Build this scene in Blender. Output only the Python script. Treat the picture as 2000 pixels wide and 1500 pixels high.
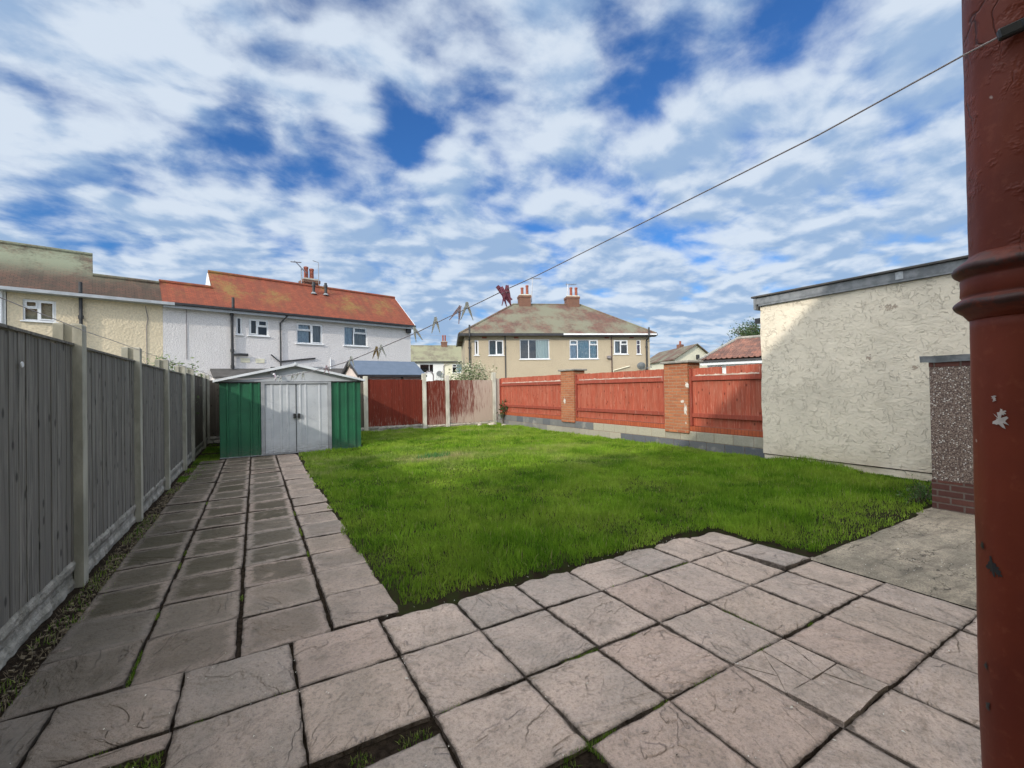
import bpy, math, random
import numpy as np
from mathutils import Vector, Matrix, noise
random.seed(7); rng=np.random.default_rng(11)
for o in list(bpy.data.objects): bpy.data.objects.remove(o)
C=bpy.context.scene.collection
R=math.radians; PI=math.pi

# ------------------------------------------------------------------ camera
CAM_H=1.5; FPX=859.76; PITCH,ROLL,YAW=R(.545),R(-1.019),R(30.28)
fwd0=Vector((math.sin(YAW),math.cos(YAW),0)); rt0=Vector((math.cos(YAW),-math.sin(YAW),0)); up0=Vector((0,0,1))
fwd=fwd0*math.cos(PITCH)+up0*math.sin(PITCH); up_=up0*math.cos(PITCH)-fwd0*math.sin(PITCH)
rt=rt0*math.cos(ROLL)+up_*math.sin(ROLL); up=up_*math.cos(ROLL)-rt0*math.sin(ROLL)
cd=bpy.data.cameras.new('camera'); cam=bpy.data.objects.new('camera',cd); C.objects.link(cam)
cd.sensor_width=36; cd.lens=36*FPX/2000; cd.clip_start=.02; cd.clip_end=2000
m3=Matrix((rt,up,-fwd)).transposed(); cam.matrix_world=Matrix.Translation((0,0,CAM_H))@m3.to_4x4()
bpy.context.scene.camera=cam
# measured sight lines, used to survey where things stand
EYE=Vector((0,0,CAM_H))
def ray(x,y): return fwd+rt*((x-1000)/FPX)-up*((y-750)/FPX)
def onz(x,y,z=0.): d=ray(x,y); return EYE+d*((z-CAM_H)/d.z)
def onu(x,y,u): d=ray(x,y); return EYE+d*(u/d.x)
def onv(x,y,v): d=ray(x,y); return EYE+d*(v/d.y)

# ------------------------------------------------------------------ light
SUN=Vector((1,.55,-.53)).normalized()
EXPOSURE=.88
sc=bpy.context.scene
sc.view_settings.view_transform='Standard'; sc.view_settings.look='None'; sc.view_settings.gamma=1; sc.view_settings.exposure=EXPOSURE
sd=bpy.data.lights.new('sun','SUN'); sd.energy=1.55; sd.angle=R(1.0); sd.color=(1,.93,.82)
so=bpy.data.objects.new('sun',sd); C.objects.link(so); so.rotation_euler=SUN.to_track_quat('-Z','Y').to_euler(); so.location=(-20,-12,20)
W=bpy.data.worlds.new('World'); sc.world=W; W.use_nodes=True
class NT:
    def __init__(s,t): s.t=t; s.n=t.nodes; s.l=t.links
    def __call__(s,typ,**k):
        n=s.n.new(typ)
        for a,b in k.items():
            if a[0]=='i' and a[1:].isdigit(): s.put(n.inputs[int(a[1:])],b)
            elif a.startswith('in_'): s.put(n.inputs[a[3:].replace('_',' ')],b)
            else: setattr(n,a,b)
        return n
    def put(s,inp,v):
        if isinstance(v,bpy.types.NodeSocket): s.l.new(v,inp)
        elif isinstance(v,bpy.types.Node): s.l.new(v.outputs[0],inp)
        else: inp.default_value=v
    def math(s,op,a,b=0.,c=None,clamp=False):
        n=s.n.new('ShaderNodeMath'); n.operation=op; n.use_clamp=clamp
        s.put(n.inputs[0],a); s.put(n.inputs[1],b)
        if c is not None: s.put(n.inputs[2],c)
        return n.outputs[0]
    def vm(s,op,a,b=(0,0,0),scale=None):
        n=s.n.new('ShaderNodeVectorMath'); n.operation=op; s.put(n.inputs[0],a); s.put(n.inputs[1],b)
        if scale is not None: s.put(n.inputs['Scale'],scale)
        return n.outputs['Value'] if op in('DOT_PRODUCT','LENGTH','DISTANCE') else n.outputs[0]
    def noise(s,vec,scale=5,detail=4,rough=.5,dist=0.,lac=2.):
        n=s.n.new('ShaderNodeTexNoise'); s.put(n.inputs['Vector'],vec); n.inputs['Scale'].default_value=scale
        n.inputs['Detail'].default_value=detail; n.inputs['Roughness'].default_value=rough; n.inputs['Distortion'].default_value=dist; n.inputs['Lacunarity'].default_value=lac
        return n.outputs['Fac']
    def ramp(s,fac,lo,hi,a=0.,b=1.):
        n=s.n.new('ShaderNodeMapRange'); n.interpolation_type='SMOOTHSTEP'
        s.put(n.inputs[0],fac)
        for i,v in zip((1,2,3,4),(lo,hi,a,b)): s.put(n.inputs[i],v)
        return n.outputs[0]
    def mix(s,f,a,b,mode='MIX'):
        n=s.n.new('ShaderNodeMix'); n.data_type='RGBA'; n.blend_type=mode
        s.put(n.inputs[0],f); s.put(n.inputs[6],col(a)); s.put(n.inputs[7],col(b)); return n.outputs[2]
def col(c):
    if isinstance(c,(bpy.types.NodeSocket,bpy.types.Node)): return c
    return (c[0],c[1],c[2],1.) if len(c)==3 else c
def build_world():
    t=NT(W.node_tree); t.n.clear()
    out=t('ShaderNodeOutputWorld'); bg=t('ShaderNodeBackground')
    sky=t('ShaderNodeTexSky'); sky.sky_type='NISHITA'; sky.sun_disc=False
    sky.sun_elevation=math.asin(-SUN.z); sky.sun_rotation=math.atan2(-SUN.x,-SUN.y)%(2*PI)
    sky.air_density=1.2; sky.dust_density=.4; sky.ozone_density=3.0; sky.altitude=50
    tc=t('ShaderNodeTexCoord').outputs['Generated']
    sp=t('ShaderNodeSeparateXYZ',i0=tc)
    zc=t.math('MAXIMUM',sp.outputs[2],.0)
    den=t.math('ADD',zc,.20)
    px=t.math('DIVIDE',sp.outputs[0],den); py=t.math('DIVIDE',sp.outputs[1],den)
    p=t('ShaderNodeCombineXYZ',i0=px,i1=py,i2=0.).outputs[0]
    w=t('ShaderNodeTexNoise'); t.put(w.inputs['Vector'],p); w.inputs['Scale'].default_value=2.2; w.inputs['Detail'].default_value=2
    wv=t.vm('SCALE',t.vm('SUBTRACT',w.outputs['Color'],(.5,.5,.5)),scale=.16)
    q=t.vm('ADD',t.vm('MULTIPLY',p,(1.,1.1,1.)),wv)
    big=t.noise(t.vm('ADD',q,(5.6,2.7,0)),.9,2,.5)
    def puffs(v):
        n1=t.noise(t.vm('ADD',v,(1.7,2.2,5)),3.0,2.6,.5); n2=t.noise(t.vm('ADD',v,(6.7,1.2,3)),8.,5,.58)
        return t.math('ADD',t.math('MULTIPLY',n1,.72),t.math('MULTIPLY',n2,.28))
    puff=puffs(q); psun=puffs(t.vm('ADD',q,(-.06,-.033,0)))
    cov=t.math('ADD',t.math('MULTIPLY',big,.15),t.math('MULTIPLY',puff,.84))
    # the clear gaps between the cloud cells: centre (sight direction), reach, depth
    holes=[(410,150,.09,.07),(480,178,.08,.08),(330,262,.11,.08),(800,292,.10,.12),(755,262,.07,.07),(1240,140,.11,.09),(1230,270,.08,.07),(1625,25,.11,.12),
           (110,415,.07,.10),(20,350,.07,.07),(560,485,.04,.08),(1170,185,.07,.07),(150,285,.09,.06),(640,235,.05,.06),(1450,60,.09,.07),(960,330,.05,.05)]
    for hx,hy,rad,dep in holes:
        d=ray(hx,hy).normalized()
        dist=t.vm('DISTANCE',t.vm('ADD',tc,t.vm('SCALE',wv,scale=.4)),tuple(d))
        cov=t.math('SUBTRACT',cov,t.ramp(dist,0.,rad*1.35,dep,0.))
    cov=t.math('ADD',cov,t.ramp(sp.outputs[2],0.,.42,.12,.045))
    mask=t.ramp(cov,.375,.555)
    hz=t.ramp(sp.outputs[2],0.,.13,1.,0.)
    lit=t.math('SUBTRACT',puff,psun)
    shade=t.noise(t.vm('ADD',q,(4,9,2)),1.9,4,.5)
    thick=t.math('ADD',t.math('ADD',t.math('MULTIPLY',cov,.55),t.math('MULTIPLY',shade,.5)),t.math('MULTIPLY',lit,-1.6))
    thick=t.ramp(thick,.42,.68)
    cc=t.mix(thick,(5.1,5.75,6.55),(2.45,3.5,5.1))
    cc=t.mix(t.math('MULTIPLY',hz,.5),cc,(3.3,4.3,5.9))
    # extra cloud brightness overhead and towards the sun, added out of view as fill
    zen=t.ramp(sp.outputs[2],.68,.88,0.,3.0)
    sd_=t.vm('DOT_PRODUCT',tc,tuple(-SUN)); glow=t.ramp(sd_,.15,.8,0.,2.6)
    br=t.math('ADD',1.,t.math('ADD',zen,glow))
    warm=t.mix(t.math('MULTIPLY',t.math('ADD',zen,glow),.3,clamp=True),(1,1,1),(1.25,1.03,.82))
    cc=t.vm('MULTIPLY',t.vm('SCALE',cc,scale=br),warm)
    skc=t.mix(1.,sky.outputs[0],(.30,.60,1.0),'MULTIPLY')
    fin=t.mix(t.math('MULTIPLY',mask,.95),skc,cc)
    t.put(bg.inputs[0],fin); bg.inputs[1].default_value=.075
    t.l.new(bg.outputs[0],out.inputs[0])
build_world()

# ------------------------------------------------------------------ mesh helpers
WORLDMODE={}
class MB:
    def __init__(s): s.v=[]; s.f=[]; s.mi=[]
    def add(s,vs,fs,mi=0):
        b=len(s.v); s.v+= [tuple(p) for p in vs]; s.f+=[tuple(b+i for i in f) for f in fs]; s.mi+=[mi]*len(fs); return s
    def box(s,x0,x1,y0,y1,z0,z1,mi=0,M=None,jit=0):
        vs=[Vector((x,y,z)) for z in(z0,z1) for y in(y0,y1) for x in(x0,x1)]
        if jit: vs=[v+Vector((random.uniform(-jit,jit),random.uniform(-jit,jit),random.uniform(-jit,jit))) for v in vs]
        if M: vs=[M@v for v in vs]
        return s.add(vs,[(0,2,3,1),(4,5,7,6),(0,1,5,4),(2,6,7,3),(0,4,6,2),(1,3,7,5)],mi)
    def bbox(s,x0,x1,y0,y1,z0,z1,b=.01,mi=0,M=None):   # bevelled box
        c=[]
        for (zz,i) in((z0,b),(z0+b,0),(z1-b,0),(z1,b)):
            c.append([(x0+i,y0+b+i*0),(x0+b+i*0,y0+i),(x1-b,y0+i),(x1-i,y0+b),(x1-i,y1-b),(x1-b,y1-i),(x0+b,y1-i),(x0+i,y1-b)])
            c[-1]=[(x,y,zz) for x,y in c[-1]]
        return s.loft(c,True,True,mi,M)
    def loft(s,rings,cap0=True,cap1=True,mi=0,M=None,closed=True):
        n=len(rings[0]); vs=[Vector(p) for r_ in rings for p in r_]
        if M: vs=[M@v for v in vs]
        fs=[]
        for k in range(len(rings)-1):
            for i in range(n if closed else n-1):
                j=(i+1)%n; fs.append((k*n+i,k*n+j,(k+1)*n+j,(k+1)*n+i))
        if cap0: fs.append(tuple(range(n))[::-1])
        if cap1: fs.append(tuple((len(rings)-1)*n+i for i in range(n)))
        return s.add(vs,fs,mi)
    def tube(s,pts,r,seg=8,mi=0,cap=True):
        pts=[Vector(p) for p in pts]; rr=r if isinstance(r,(list,tuple)) else [r]*len(pts); rings=[]
        prev=None
        for i,p in enumerate(pts):
            d=(pts[min(i+1,len(pts)-1)]-pts[max(i-1,0)]).normalized()
            a=prev if prev is not None else (Vector((0,0,1)) if abs(d.z)<.9 else Vector((1,0,0)))
            x=d.cross(a).normalized(); y=x.cross(d).normalized(); prev=y
            rings.append([p+(x*math.cos(2*PI*k/seg)+y*math.sin(2*PI*k/seg))*rr[i] for k in range(seg)])
        return s.loft(rings,cap,cap,mi)
    def prism(s,poly,axis,a,b,mi=0,M=None):  # poly 2D extruded along axis ('x': (y,z), 'y': (x,z), 'z': (x,y))
        def P(p,t): return {'x':(t,p[0],p[1]),'y':(p[0],t,p[1]),'z':(p[0],p[1],t)}[axis]
        return s.loft([[P(p,a) for p in poly],[P(p,b) for p in poly]],True,True,mi,M)
    def lathe(s,prof,c,seg=32,mi=0):
        return s.loft([[(c[0]+r*math.cos(2*PI*k/seg),c[1]+r*math.sin(2*PI*k/seg),c[2]+z) for k in range(seg)] for r,z in prof],True,True,mi)
    def sheet(s,fn,nu,nv,mi=0):
        vs=[fn(i/nu,j/nv) for j in range(nv+1) for i in range(nu+1)]
        fs=[(j*(nu+1)+i,j*(nu+1)+i+1,(j+1)*(nu+1)+i+1,(j+1)*(nu+1)+i) for j in range(nv) for i in range(nu)]
        return s.add(vs,fs,mi)
    def build(s,name,mats,parent=None,smooth=False,org=None,fix=True):
        if not isinstance(mats,(list,tuple)): mats=[mats]
        me=bpy.data.meshes.new(name)
        off=Vector((0,0,0))
        if parent is not None: off=WORLDMODE.get(parent.name) or Vector((0,0,0))
        elif org is not None: off=Vector(org)
        elif s.v:
            a=np.array(s.v); off=Vector(((a[:,0].min()+a[:,0].max())/2,(a[:,1].min()+a[:,1].max())/2,a[:,2].min()))
        me.from_pydata([tuple(Vector(v)-off) for v in s.v],[],s.f)
        for m in mats: me.materials.append(m)
        if len(mats)>1: me.polygons.foreach_set('material_index',s.mi)
        if fix:
            import bmesh
            bm=bmesh.new(); bm.from_mesh(me); bmesh.ops.recalc_face_normals(bm,faces=bm.faces); bm.to_mesh(me); bm.free()
        if smooth: me.polygons.foreach_set('use_smooth',[True]*len(me.polygons))
        me.update()
        o=bpy.data.objects.new(name,me); C.objects.link(o)
        if parent is not None:
            o.parent=parent; WORLDMODE[o.name]=WORLDMODE.get(parent.name)
        else: o.location=off
        return o
def tag(o,label=None,cat=None,group=None,kind=None):
    if label: o['label']=label
    if cat: o['category']=cat
    if group: o['group']=group
    if kind: o['kind']=kind
    return o
def thing(name,label,cat,loc=(0,0,0),rz=0,group=None,local=False):
    o=bpy.data.objects.new(name,None); C.objects.link(o); o.location=loc; o.rotation_euler=(0,0,rz); o.empty_display_size=.2
    tag(o,label,cat,group); WORLDMODE[o.name]=None if (local or rz) else Vector(loc); return o
def vnoise(x,y,s,seed=0):
    g=np.random.default_rng(seed).random((64,64)); X=x/s; Y=y/s
    i=np.floor(X).astype(int); j=np.floor(Y).astype(int); fx=X-i; fy=Y-j; fx=fx*fx*(3-2*fx); fy=fy*fy*(3-2*fy)
    a=g[i%64,j%64]; b=g[(i+1)%64,j%64]; c=g[i%64,(j+1)%64]; d=g[(i+1)%64,(j+1)%64]
    return (a*(1-fx)+b*fx)*(1-fy)+(c*(1-fx)+d*fx)*fy

# ------------------------------------------------------------------ materials
MATS={}
def newmat(name):
    m=bpy.data.materials.new(name); m.use_nodes=True; t=NT(m.node_tree)
    b=[n for n in t.n if n.type=='BSDF_PRINCIPLED'][0]; MATS[name]=m
    return m,t,b
def bumpit(t,b,h,strength=.3,dist=.01):
    n=t('ShaderNodeBump'); n.inputs['Strength'].default_value=strength; n.inputs['Distance'].default_value=dist
    t.put(n.inputs['Height'],h); t.l.new(n.outputs[0],b.inputs['Normal'])
def simple(name,c1,c2=None,scale=8,rough=.7,bump=.0,bdist=.004,stretch=(1,1,1),metal=0,detail=5,spec=.5,lo=.35,hi=.65,fine=None):
    m,t,b=newmat(name); b.inputs['Roughness'].default_value=rough; b.inputs['Metallic'].default_value=metal; b.inputs['Specular IOR Level'].default_value=spec
    tc=t('ShaderNodeTexCoord').outputs['Object']; v=t.vm('MULTIPLY',tc,stretch)
    n=t.noise(v,scale,detail,.6)
    t.put(b.inputs['Base Color'],t.mix(t.ramp(n,lo,hi),c1,c2 or tuple(x*.8 for x in c1)))
    if bump: bumpit(t,b,t.noise(v,fine or scale*4,4,.6),bump,bdist)
    return m
M_soil=simple('soil',(.014,.010,.007),(.034,.025,.018),30,.95,.8,.02,spec=.04)
M_white=simple('white_upvc',(.78,.79,.80),(.70,.71,.72),3,.35)
M_black=simple('black_plastic',(.015,.016,.018),(.03,.03,.032),6,.45)
M_blackpaint=simple('black_paint',(.018,.018,.02),(.035,.035,.037),5,.5)
M_conc=simple('concrete_post',(.42,.40,.33),(.27,.26,.21),5,.9,.5,.004,(1,1,.4),fine=60)
M_concpale=simple('pale_concrete_post',(.62,.59,.50),(.44,.42,.34),4,.9,.5,.004,(1,1,.4),fine=60)
M_rockboard=simple('rock_faced_concrete',(.36,.34,.30),(.20,.19,.16),6,.95,.9,.02,fine=22)
M_capstone=simple('cap_concrete',(.30,.28,.24),(.20,.19,.17),5,.9,.5,.004,fine=50)
M_lead=simple('lead_flashing',(.23,.24,.25),(.13,.14,.15),7,.6,.3,.004)
M_rope=simple('rope',(.42,.38,.38),(.33,.29,.30),60,.8)
M_pot=simple('clay_pot',(.30,.085,.05),(.2,.06,.04),9,.85)
M_gutter=simple('grey_white_gutter',(.42,.44,.46),(.34,.36,.38),4,.4)
M_cableg=simple('grey_cable',(.25,.22,.22),(.2,.18,.18),9,.7)
M_pegw=simple('white_peg',(.80,.82,.78),(.7,.72,.68),40,.5)
M_pegp=simple('pink_peg',(.58,.20,.30),(.46,.14,.22),40,.5)
M_pegpp=simple('pale_pink_peg',(.70,.52,.56),(.6,.44,.5),40,.5)
M_pegy=simple('wood_peg',(.45,.33,.15),(.3,.2,.08),40,.7)
M_metal=simple('aerial_metal',(.30,.31,.33),(.22,.22,.24),9,.4,metal=.7)
M_dish=simple('dish_grey',(.16,.17,.17),(.11,.12,.12),9,.5)
M_dark=simple('dark_room',(.012,.013,.015),(.03,.03,.03),2,.9)
M_curtainw=simple('pale_curtain',(.86,.90,.85),(.66,.74,.68),12,.9,stretch=(6,6,.3))
M_curtainb=simple('blue_curtain',(.55,.66,.76),(.30,.40,.52),10,.9,stretch=(5,5,.8))
M_curtaing=simple('grey_net',(.30,.33,.36),(.2,.23,.26),10,.9,stretch=(6,6,.4))
M_stone=simple('rubble_stone',(.46,.42,.34),(.30,.27,.21),8,.95,.8,.01)
M_lightwood=simple('pale_render_far',(.72,.70,.64),(.62,.60,.55),3,.9)
def glass():
    m,t,b=newmat('window_glass'); out=[n for n in t.n if n.type=='OUTPUT_MATERIAL'][0]
    gl=t('ShaderNodeBsdfGlossy'); gl.inputs['Roughness'].default_value=.03; gl.inputs['Color'].default_value=(.9,.95,1,1)
    tr=t('ShaderNodeBsdfTransparent'); tr.inputs['Color'].default_value=(.85,.9,.9,1)
    fr=t('ShaderNodeFresnel'); fr.inputs['IOR'].default_value=1.5
    mx=t('ShaderNodeMixShader'); t.put(mx.inputs[0],t.math('ADD',fr.outputs[0],.02,clamp=True)); t.l.new(tr.outputs[0],mx.inputs[1]); t.l.new(gl.outputs[0],mx.inputs[2]); t.l.new(mx.outputs[0],out.inputs[0])
    return m
M_glass=glass()
def render_wall(name,c1,c2,sc=14,bump=.6,dist=.012,stain=(.5,.45,.38),roughcast=True):
    m,t,b=newmat(name); b.inputs['Roughness'].default_value=.93; b.inputs['Specular IOR Level'].default_value=.2
    tc=t('ShaderNodeTexCoord').outputs['Object']
    v=t('ShaderNodeTexVoronoi',in_Vector=tc,in_Scale=sc); vd=v.outputs['Distance']
    n=t.noise(tc,sc*1.2,6,.65); n2=t.noise(tc,.7,4,.6); n3=t.noise(t.vm('MULTIPLY',tc,(2.5,2.5,.35)),1.5,4,.6)
    c=t.mix(t.ramp(n,.35,.65),c1,c2)
    c=t.mix(t.math('MULTIPLY',t.ramp(n2,.45,.7),.35),c,tuple(x*.78 for x in c1))
    c=t.mix(t.math('MULTIPLY',t.ramp(n3,.55,.75),.4),c,stain)
    t.put(b.inputs['Base Color'],c); bumpit(t,b,t.math('ADD',n,t.math('MULTIPLY',vd,.6)),bump,dist)
    return m
M_cream=render_wall('cream_roughcast',(.73,.62,.44),(.60,.51,.37),13,.6,.03,(.42,.38,.30))
M_grey=render_wall('pale_grey_roughcast',(.72,.69,.68),(.58,.555,.55),20,.7,.03,(.50,.48,.46))
M_beige=render_wall('beige_roughcast',(.47,.395,.285),(.38,.32,.23),16,.6,.02,(.30,.25,.19))
M_whitewall=render_wall('white_painted_wall',(.74,.74,.72),(.64,.64,.62),10,.3,.01,(.6,.6,.58))
M_creamwall=render_wall('light_cream_wall',(.74,.70,.54),(.66,.62,.48),10,.3,.01,(.6,.57,.45))
def trowel():
    m,t,b=newmat('trowelled_cream_render'); b.inputs['Roughness'].default_value=.9; b.inputs['Specular IOR Level'].default_value=.25
    tc=t('ShaderNodeTexCoord').outputs['Object']
    w=t('ShaderNodeTexNoise'); t.put(w.inputs['Vector'],tc); w.inputs['Scale'].default_value=4.5; w.inputs['Detail'].default_value=3
    q=t.vm('ADD',tc,t.vm('SCALE',t.vm('SUBTRACT',w.outputs['Color'],(.5,.5,.5)),scale=.16))
    # short curved trowel ridges
    def ridges(off,sc,st):
        n=t.noise(t.vm('ADD',t.vm('MULTIPLY',q,st),off),sc,1.,.4)
        a=t.math('ABSOLUTE',t.math('SUBTRACT',n,.5)); r_=t.ramp(a,0.,.022,1.,0.)
        k=t.ramp(t.noise(t.vm('ADD',tc,off),6.5,2,.5),.50,.60)
        return t.math('MULTIPLY',r_,k)
    r1=ridges((3,1,2),5.5,(1,1.2,2.1)); r2=ridges((8,5,4),7,(1,1.7,1.1)); r3=ridges((1,9,7),9,(1,1.,2.6))
    rr=t.math('MAXIMUM',t.math('MAXIMUM',r1,r2),r3)
    n=t.noise(tc,26,5,.6); n2=t.noise(tc,1.1,5,.6); n4=t.noise(t.vm('MULTIPLY',q,(1,1,1.8)),12,4,.6)
    c=t.mix(t.ramp(n2,.4,.68),(.74,.66,.53),(.66,.59,.475))
    c=t.mix(t.math('MULTIPLY',t.ramp(n4,.5,.7),.18),c,(.50,.46,.38))
    c=t.mix(t.math('MULTIPLY',rr,.30),c,(.34,.28,.22))
    # brown damp near the ground and two chips where paint has gone
    sp=t('ShaderNodeSeparateXYZ',i0=t('ShaderNodeNewGeometry').outputs['Position'])
    low=t.math('MULTIPLY',t.ramp(sp.outputs[2],0.,.6,1.,0.),t.ramp(n2,.35,.6))
    c=t.mix(t.math('MULTIPLY',low,.45),c,(.40,.32,.20))
    def chip(p,sx,c_):
        d=t.vm('LENGTH',t.vm('MULTIPLY',t.vm('SUBTRACT',t('ShaderNodeNewGeometry').outputs['Position'],tuple(p)),sx))
        return t.ramp(t.math('ADD',d,t.math('MULTIPLY',t.math('SUBTRACT',t.noise(tc,22,4,.7),.5),3.2)),.3,.5,1.,0.)
    for (px_,py_,sx) in ((1738,600,(0,5,12)),(1787,717,(0,14,14)),(1698,700,(0,16,9))):
        c=t.mix(t.math('MULTIPLY',chip(onu(px_,py_,8.6),sx,0),.75),c,(.27,.20,.15))
    t.put(b.inputs['Base Color'],c)
    bumpit(t,b,t.math('ADD',t.math('ADD',t.math('MULTIPLY',rr,.8),t.math('MULTIPLY',n4,1.2)),t.math('MULTIPLY',n,.5)),.85,.011)
    return m
M_trowel=trowel()
def pebble():
    m,t,b=newmat('pebbledash'); b.inputs['Roughness'].default_value=.8
    tc=t('ShaderNodeTexCoord').outputs['Object']
    v=t('ShaderNodeTexVoronoi',in_Vector=tc,in_Scale=75); 
    bw=t('ShaderNodeSeparateColor',i0=v.outputs['Color'])
    c=t.mix(t.ramp(bw.outputs[0],.1,.9),(.14,.095,.075),(.34,.26,.21)); c=t.mix(t.ramp(bw.outputs[1],.86,.95),c,(.72,.68,.62))
    c=t.mix(t.ramp(v.outputs['Distance'],.35,.7),c,(.10,.065,.055))
    t.put(b.inputs['Base Color'],c); bumpit(t,b,v.outputs['Distance'],-1.,.012); return m
M_pebble=pebble()
def brick(name,c1,c2,mortar,plane='yz',bw=.225,bh=.075,ms=.010,rough=.85,offs=(0,0),wear=None,freq=2):
    m,t,b=newmat(name); b.inputs['Roughness'].default_value=rough; b.inputs['Specular IOR Level'].default_value=.25
    tc=t('ShaderNodeTexCoord').outputs['Object']; sp=t('ShaderNodeSeparateXYZ',i0=tc)
    # x or y whichever runs along the face, z up
    nrm=t('ShaderNodeSeparateXYZ',i0=t('ShaderNodeTexCoord').outputs['Normal'])
    fx=t.math('GREATER_THAN',t.math('ABSOLUTE',nrm.outputs[0]),.7)
    h=t.math('ADD',t.math('MULTIPLY',sp.outputs[1],fx),t.math('MULTIPLY',sp.outputs[0],t.math('SUBTRACT',1.,fx)))
    vec=t('ShaderNodeCombineXYZ',i0=t.math('ADD',h,offs[0]+50*bw),i1=t.math('ADD',sp.outputs[2],offs[1]),i2=0.).outputs[0]
    wn=t('ShaderNodeTexNoise'); t.put(wn.inputs['Vector'],tc); wn.inputs['Scale'].default_value=14
    vec=t.vm('ADD',vec,t.vm('SCALE',t.vm('SUBTRACT',wn.outputs['Color'],(.5,.5,.5)),scale=.006))
    bt=t('ShaderNodeTexBrick',in_Vector=vec,in_Scale=1.,in_Mortar_Size=ms,in_Mortar_Smooth=.3,in_Bias=0.,in_Brick_Width=bw,in_Row_Height=bh)
    bt.offset_frequency=freq; bt.inputs['Color1'].default_value=col(c1); bt.inputs['Color2'].default_value=col(c2); bt.inputs['Mortar'].default_value=col(mortar)
    n=t.noise(tc,22,5,.65); c=t.mix(t.math('MULTIPLY',t.ramp(n,.35,.7),.45),bt.outputs[0],tuple(x*.6 for x in c1))
    n2=t.noise(tc,2.2,5,.7)
    if wear: c=t.mix(t.math('MULTIPLY',t.ramp(n2,.6,.72),.6),c,wear)
    t.put(b.inputs['Base Color'],c)
    bumpit(t,b,t.math('ADD',t.math('MULTIPLY',bt.outputs['Fac'],-1.),t.math('MULTIPLY',n,.5)),.8,.008); return m
M_brickor=brick('orange_brick',(.43,.165,.075),(.30,.10,.05),(.33,.22,.14),wear=(.42,.25,.15))
M_brickdark=brick('plum_brick',(.16,.065,.05),(.10,.045,.04),(.17,.14,.12),offs=(.05,0))
M_brickchim=brick('chimney_brick',(.21,.085,.055),(.14,.06,.042),(.20,.17,.13),bh=.08)
M_brickedge=brick('red_painted_brick_on_edge',(.42,.105,.045),(.34,.08,.035),(.17,.05,.03),bw=.078,bh=.125,ms=.006,offs=(0,-.435),freq=1)
def blockwall():
    m,t,b=newmat('concrete_blockwork'); b.inputs['Roughness'].default_value=.95; b.inputs['Specular IOR Level'].default_value=.15
    tc=t('ShaderNodeTexCoord').outputs['Object']; sp=t('ShaderNodeSeparateXYZ',i0=tc)
    at=t('ShaderNodeAttribute'); at.attribute_name='tone'
    n=t.noise(tc,25,5,.7); n2=t.noise(tc,3,5,.6)
    base=t.mix(at.outputs['Fac'],(.10,.11,.125),(.40,.37,.28))
    c=t.mix(t.math('MULTIPLY',t.ramp(n,.4,.65),.5),base,t.mix(.5,base,(.18,.17,.15)))
    c=t.mix(t.math('MULTIPLY',t.ramp(n2,.55,.72),.35),c,(.45,.42,.36))
    t.put(b.inputs['Base Color'],c); bumpit(t,b,n,.8,.008); return m
M_block=blockwall()
M_mortar=simple('red_mortar',(.34,.22,.16),(.26,.16,.11),20,.95,.5,.004)
def rooftile(name,c1,c2,moss,mossamt=.5,bw=.17,bh=.10,dark=(.1,.07,.06),ybias=None):
    m,t,b=newmat(name); b.inputs['Roughness'].default_value=.9; b.inputs['Specular IOR Level'].default_value=.2
    tc=t('ShaderNodeTexCoord').outputs['Object']; sp=t('ShaderNodeSeparateXYZ',i0=tc)
    nr=t('ShaderNodeSeparateXYZ',i0=t('ShaderNodeTexCoord').outputs['Normal'])
    fx=t.math('GREATER_THAN',t.math('ABSOLUTE',nr.outputs[0]),t.math('ABSOLUTE',nr.outputs[1]))
    h=t.math('ADD',t.math('MULTIPLY',sp.outputs[1],fx),t.math('MULTIPLY',sp.outputs[0],t.math('SUBTRACT',1.,fx)))
    vec=t('ShaderNodeCombineXYZ',i0=h,i1=t.math('MULTIPLY',sp.outputs[2],1.6),i2=0.).outputs[0]
    bt=t('ShaderNodeTexBrick',in_Vector=vec,in_Scale=1.,in_Mortar_Size=.008,in_Mortar_Smooth=.2,in_Bias=0.,in_Brick_Width=bw,in_Row_Height=bh)
    bt.inputs['Color1'].default_value=col(c1); bt.inputs['Color2'].default_value=col(c2); bt.inputs['Mortar'].default_value=col(dark)
    n=t.noise(tc,.55,5,.65); n2=t.noise(tc,9,5,.7); n3=t.noise(t.vm('MULTIPLY',tc,(3,.6,.6)),1.5,4,.6)
    c=t.mix(t.math('MULTIPLY',t.ramp(n3,.4,.68),.55),bt.outputs[0],dark)
    mm=t.math('MULTIPLY',t.ramp(t.math('ADD',t.math('MULTIPLY',n,.75),t.math('MULTIPLY',n2,.3)),.66-.28*mossamt,.80-.22*mossamt),.75)
    if ybias:  # lichen grows in one band of the slope
        zf=t.math('MULTIPLY',t.ramp(sp.outputs[2],ybias[0],ybias[1]),t.ramp(sp.outputs[2],ybias[2],ybias[3],1.,0.)); mm=t.math('MULTIPLY',mm,zf)
    c=t.mix(mm,c,moss)
    t.put(b.inputs['Base Color'],c)
    saw=t.math('FRACT',t.math('DIVIDE',t.math('MULTIPLY',sp.outputs[2],1.6),bh))
    bumpit(t,b,t.math('ADD',t.math('MULTIPLY',saw,-1.),t.math('MULTIPLY',n2,.8)),.9,.02); return m
M_roofred=rooftile('red_clay_tiles',(.255,.068,.036),(.19,.050,.029),(.20,.145,.045),.52,dark=(.12,.045,.03),ybias=(5.3,6.0,7.4,8.3))
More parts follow.
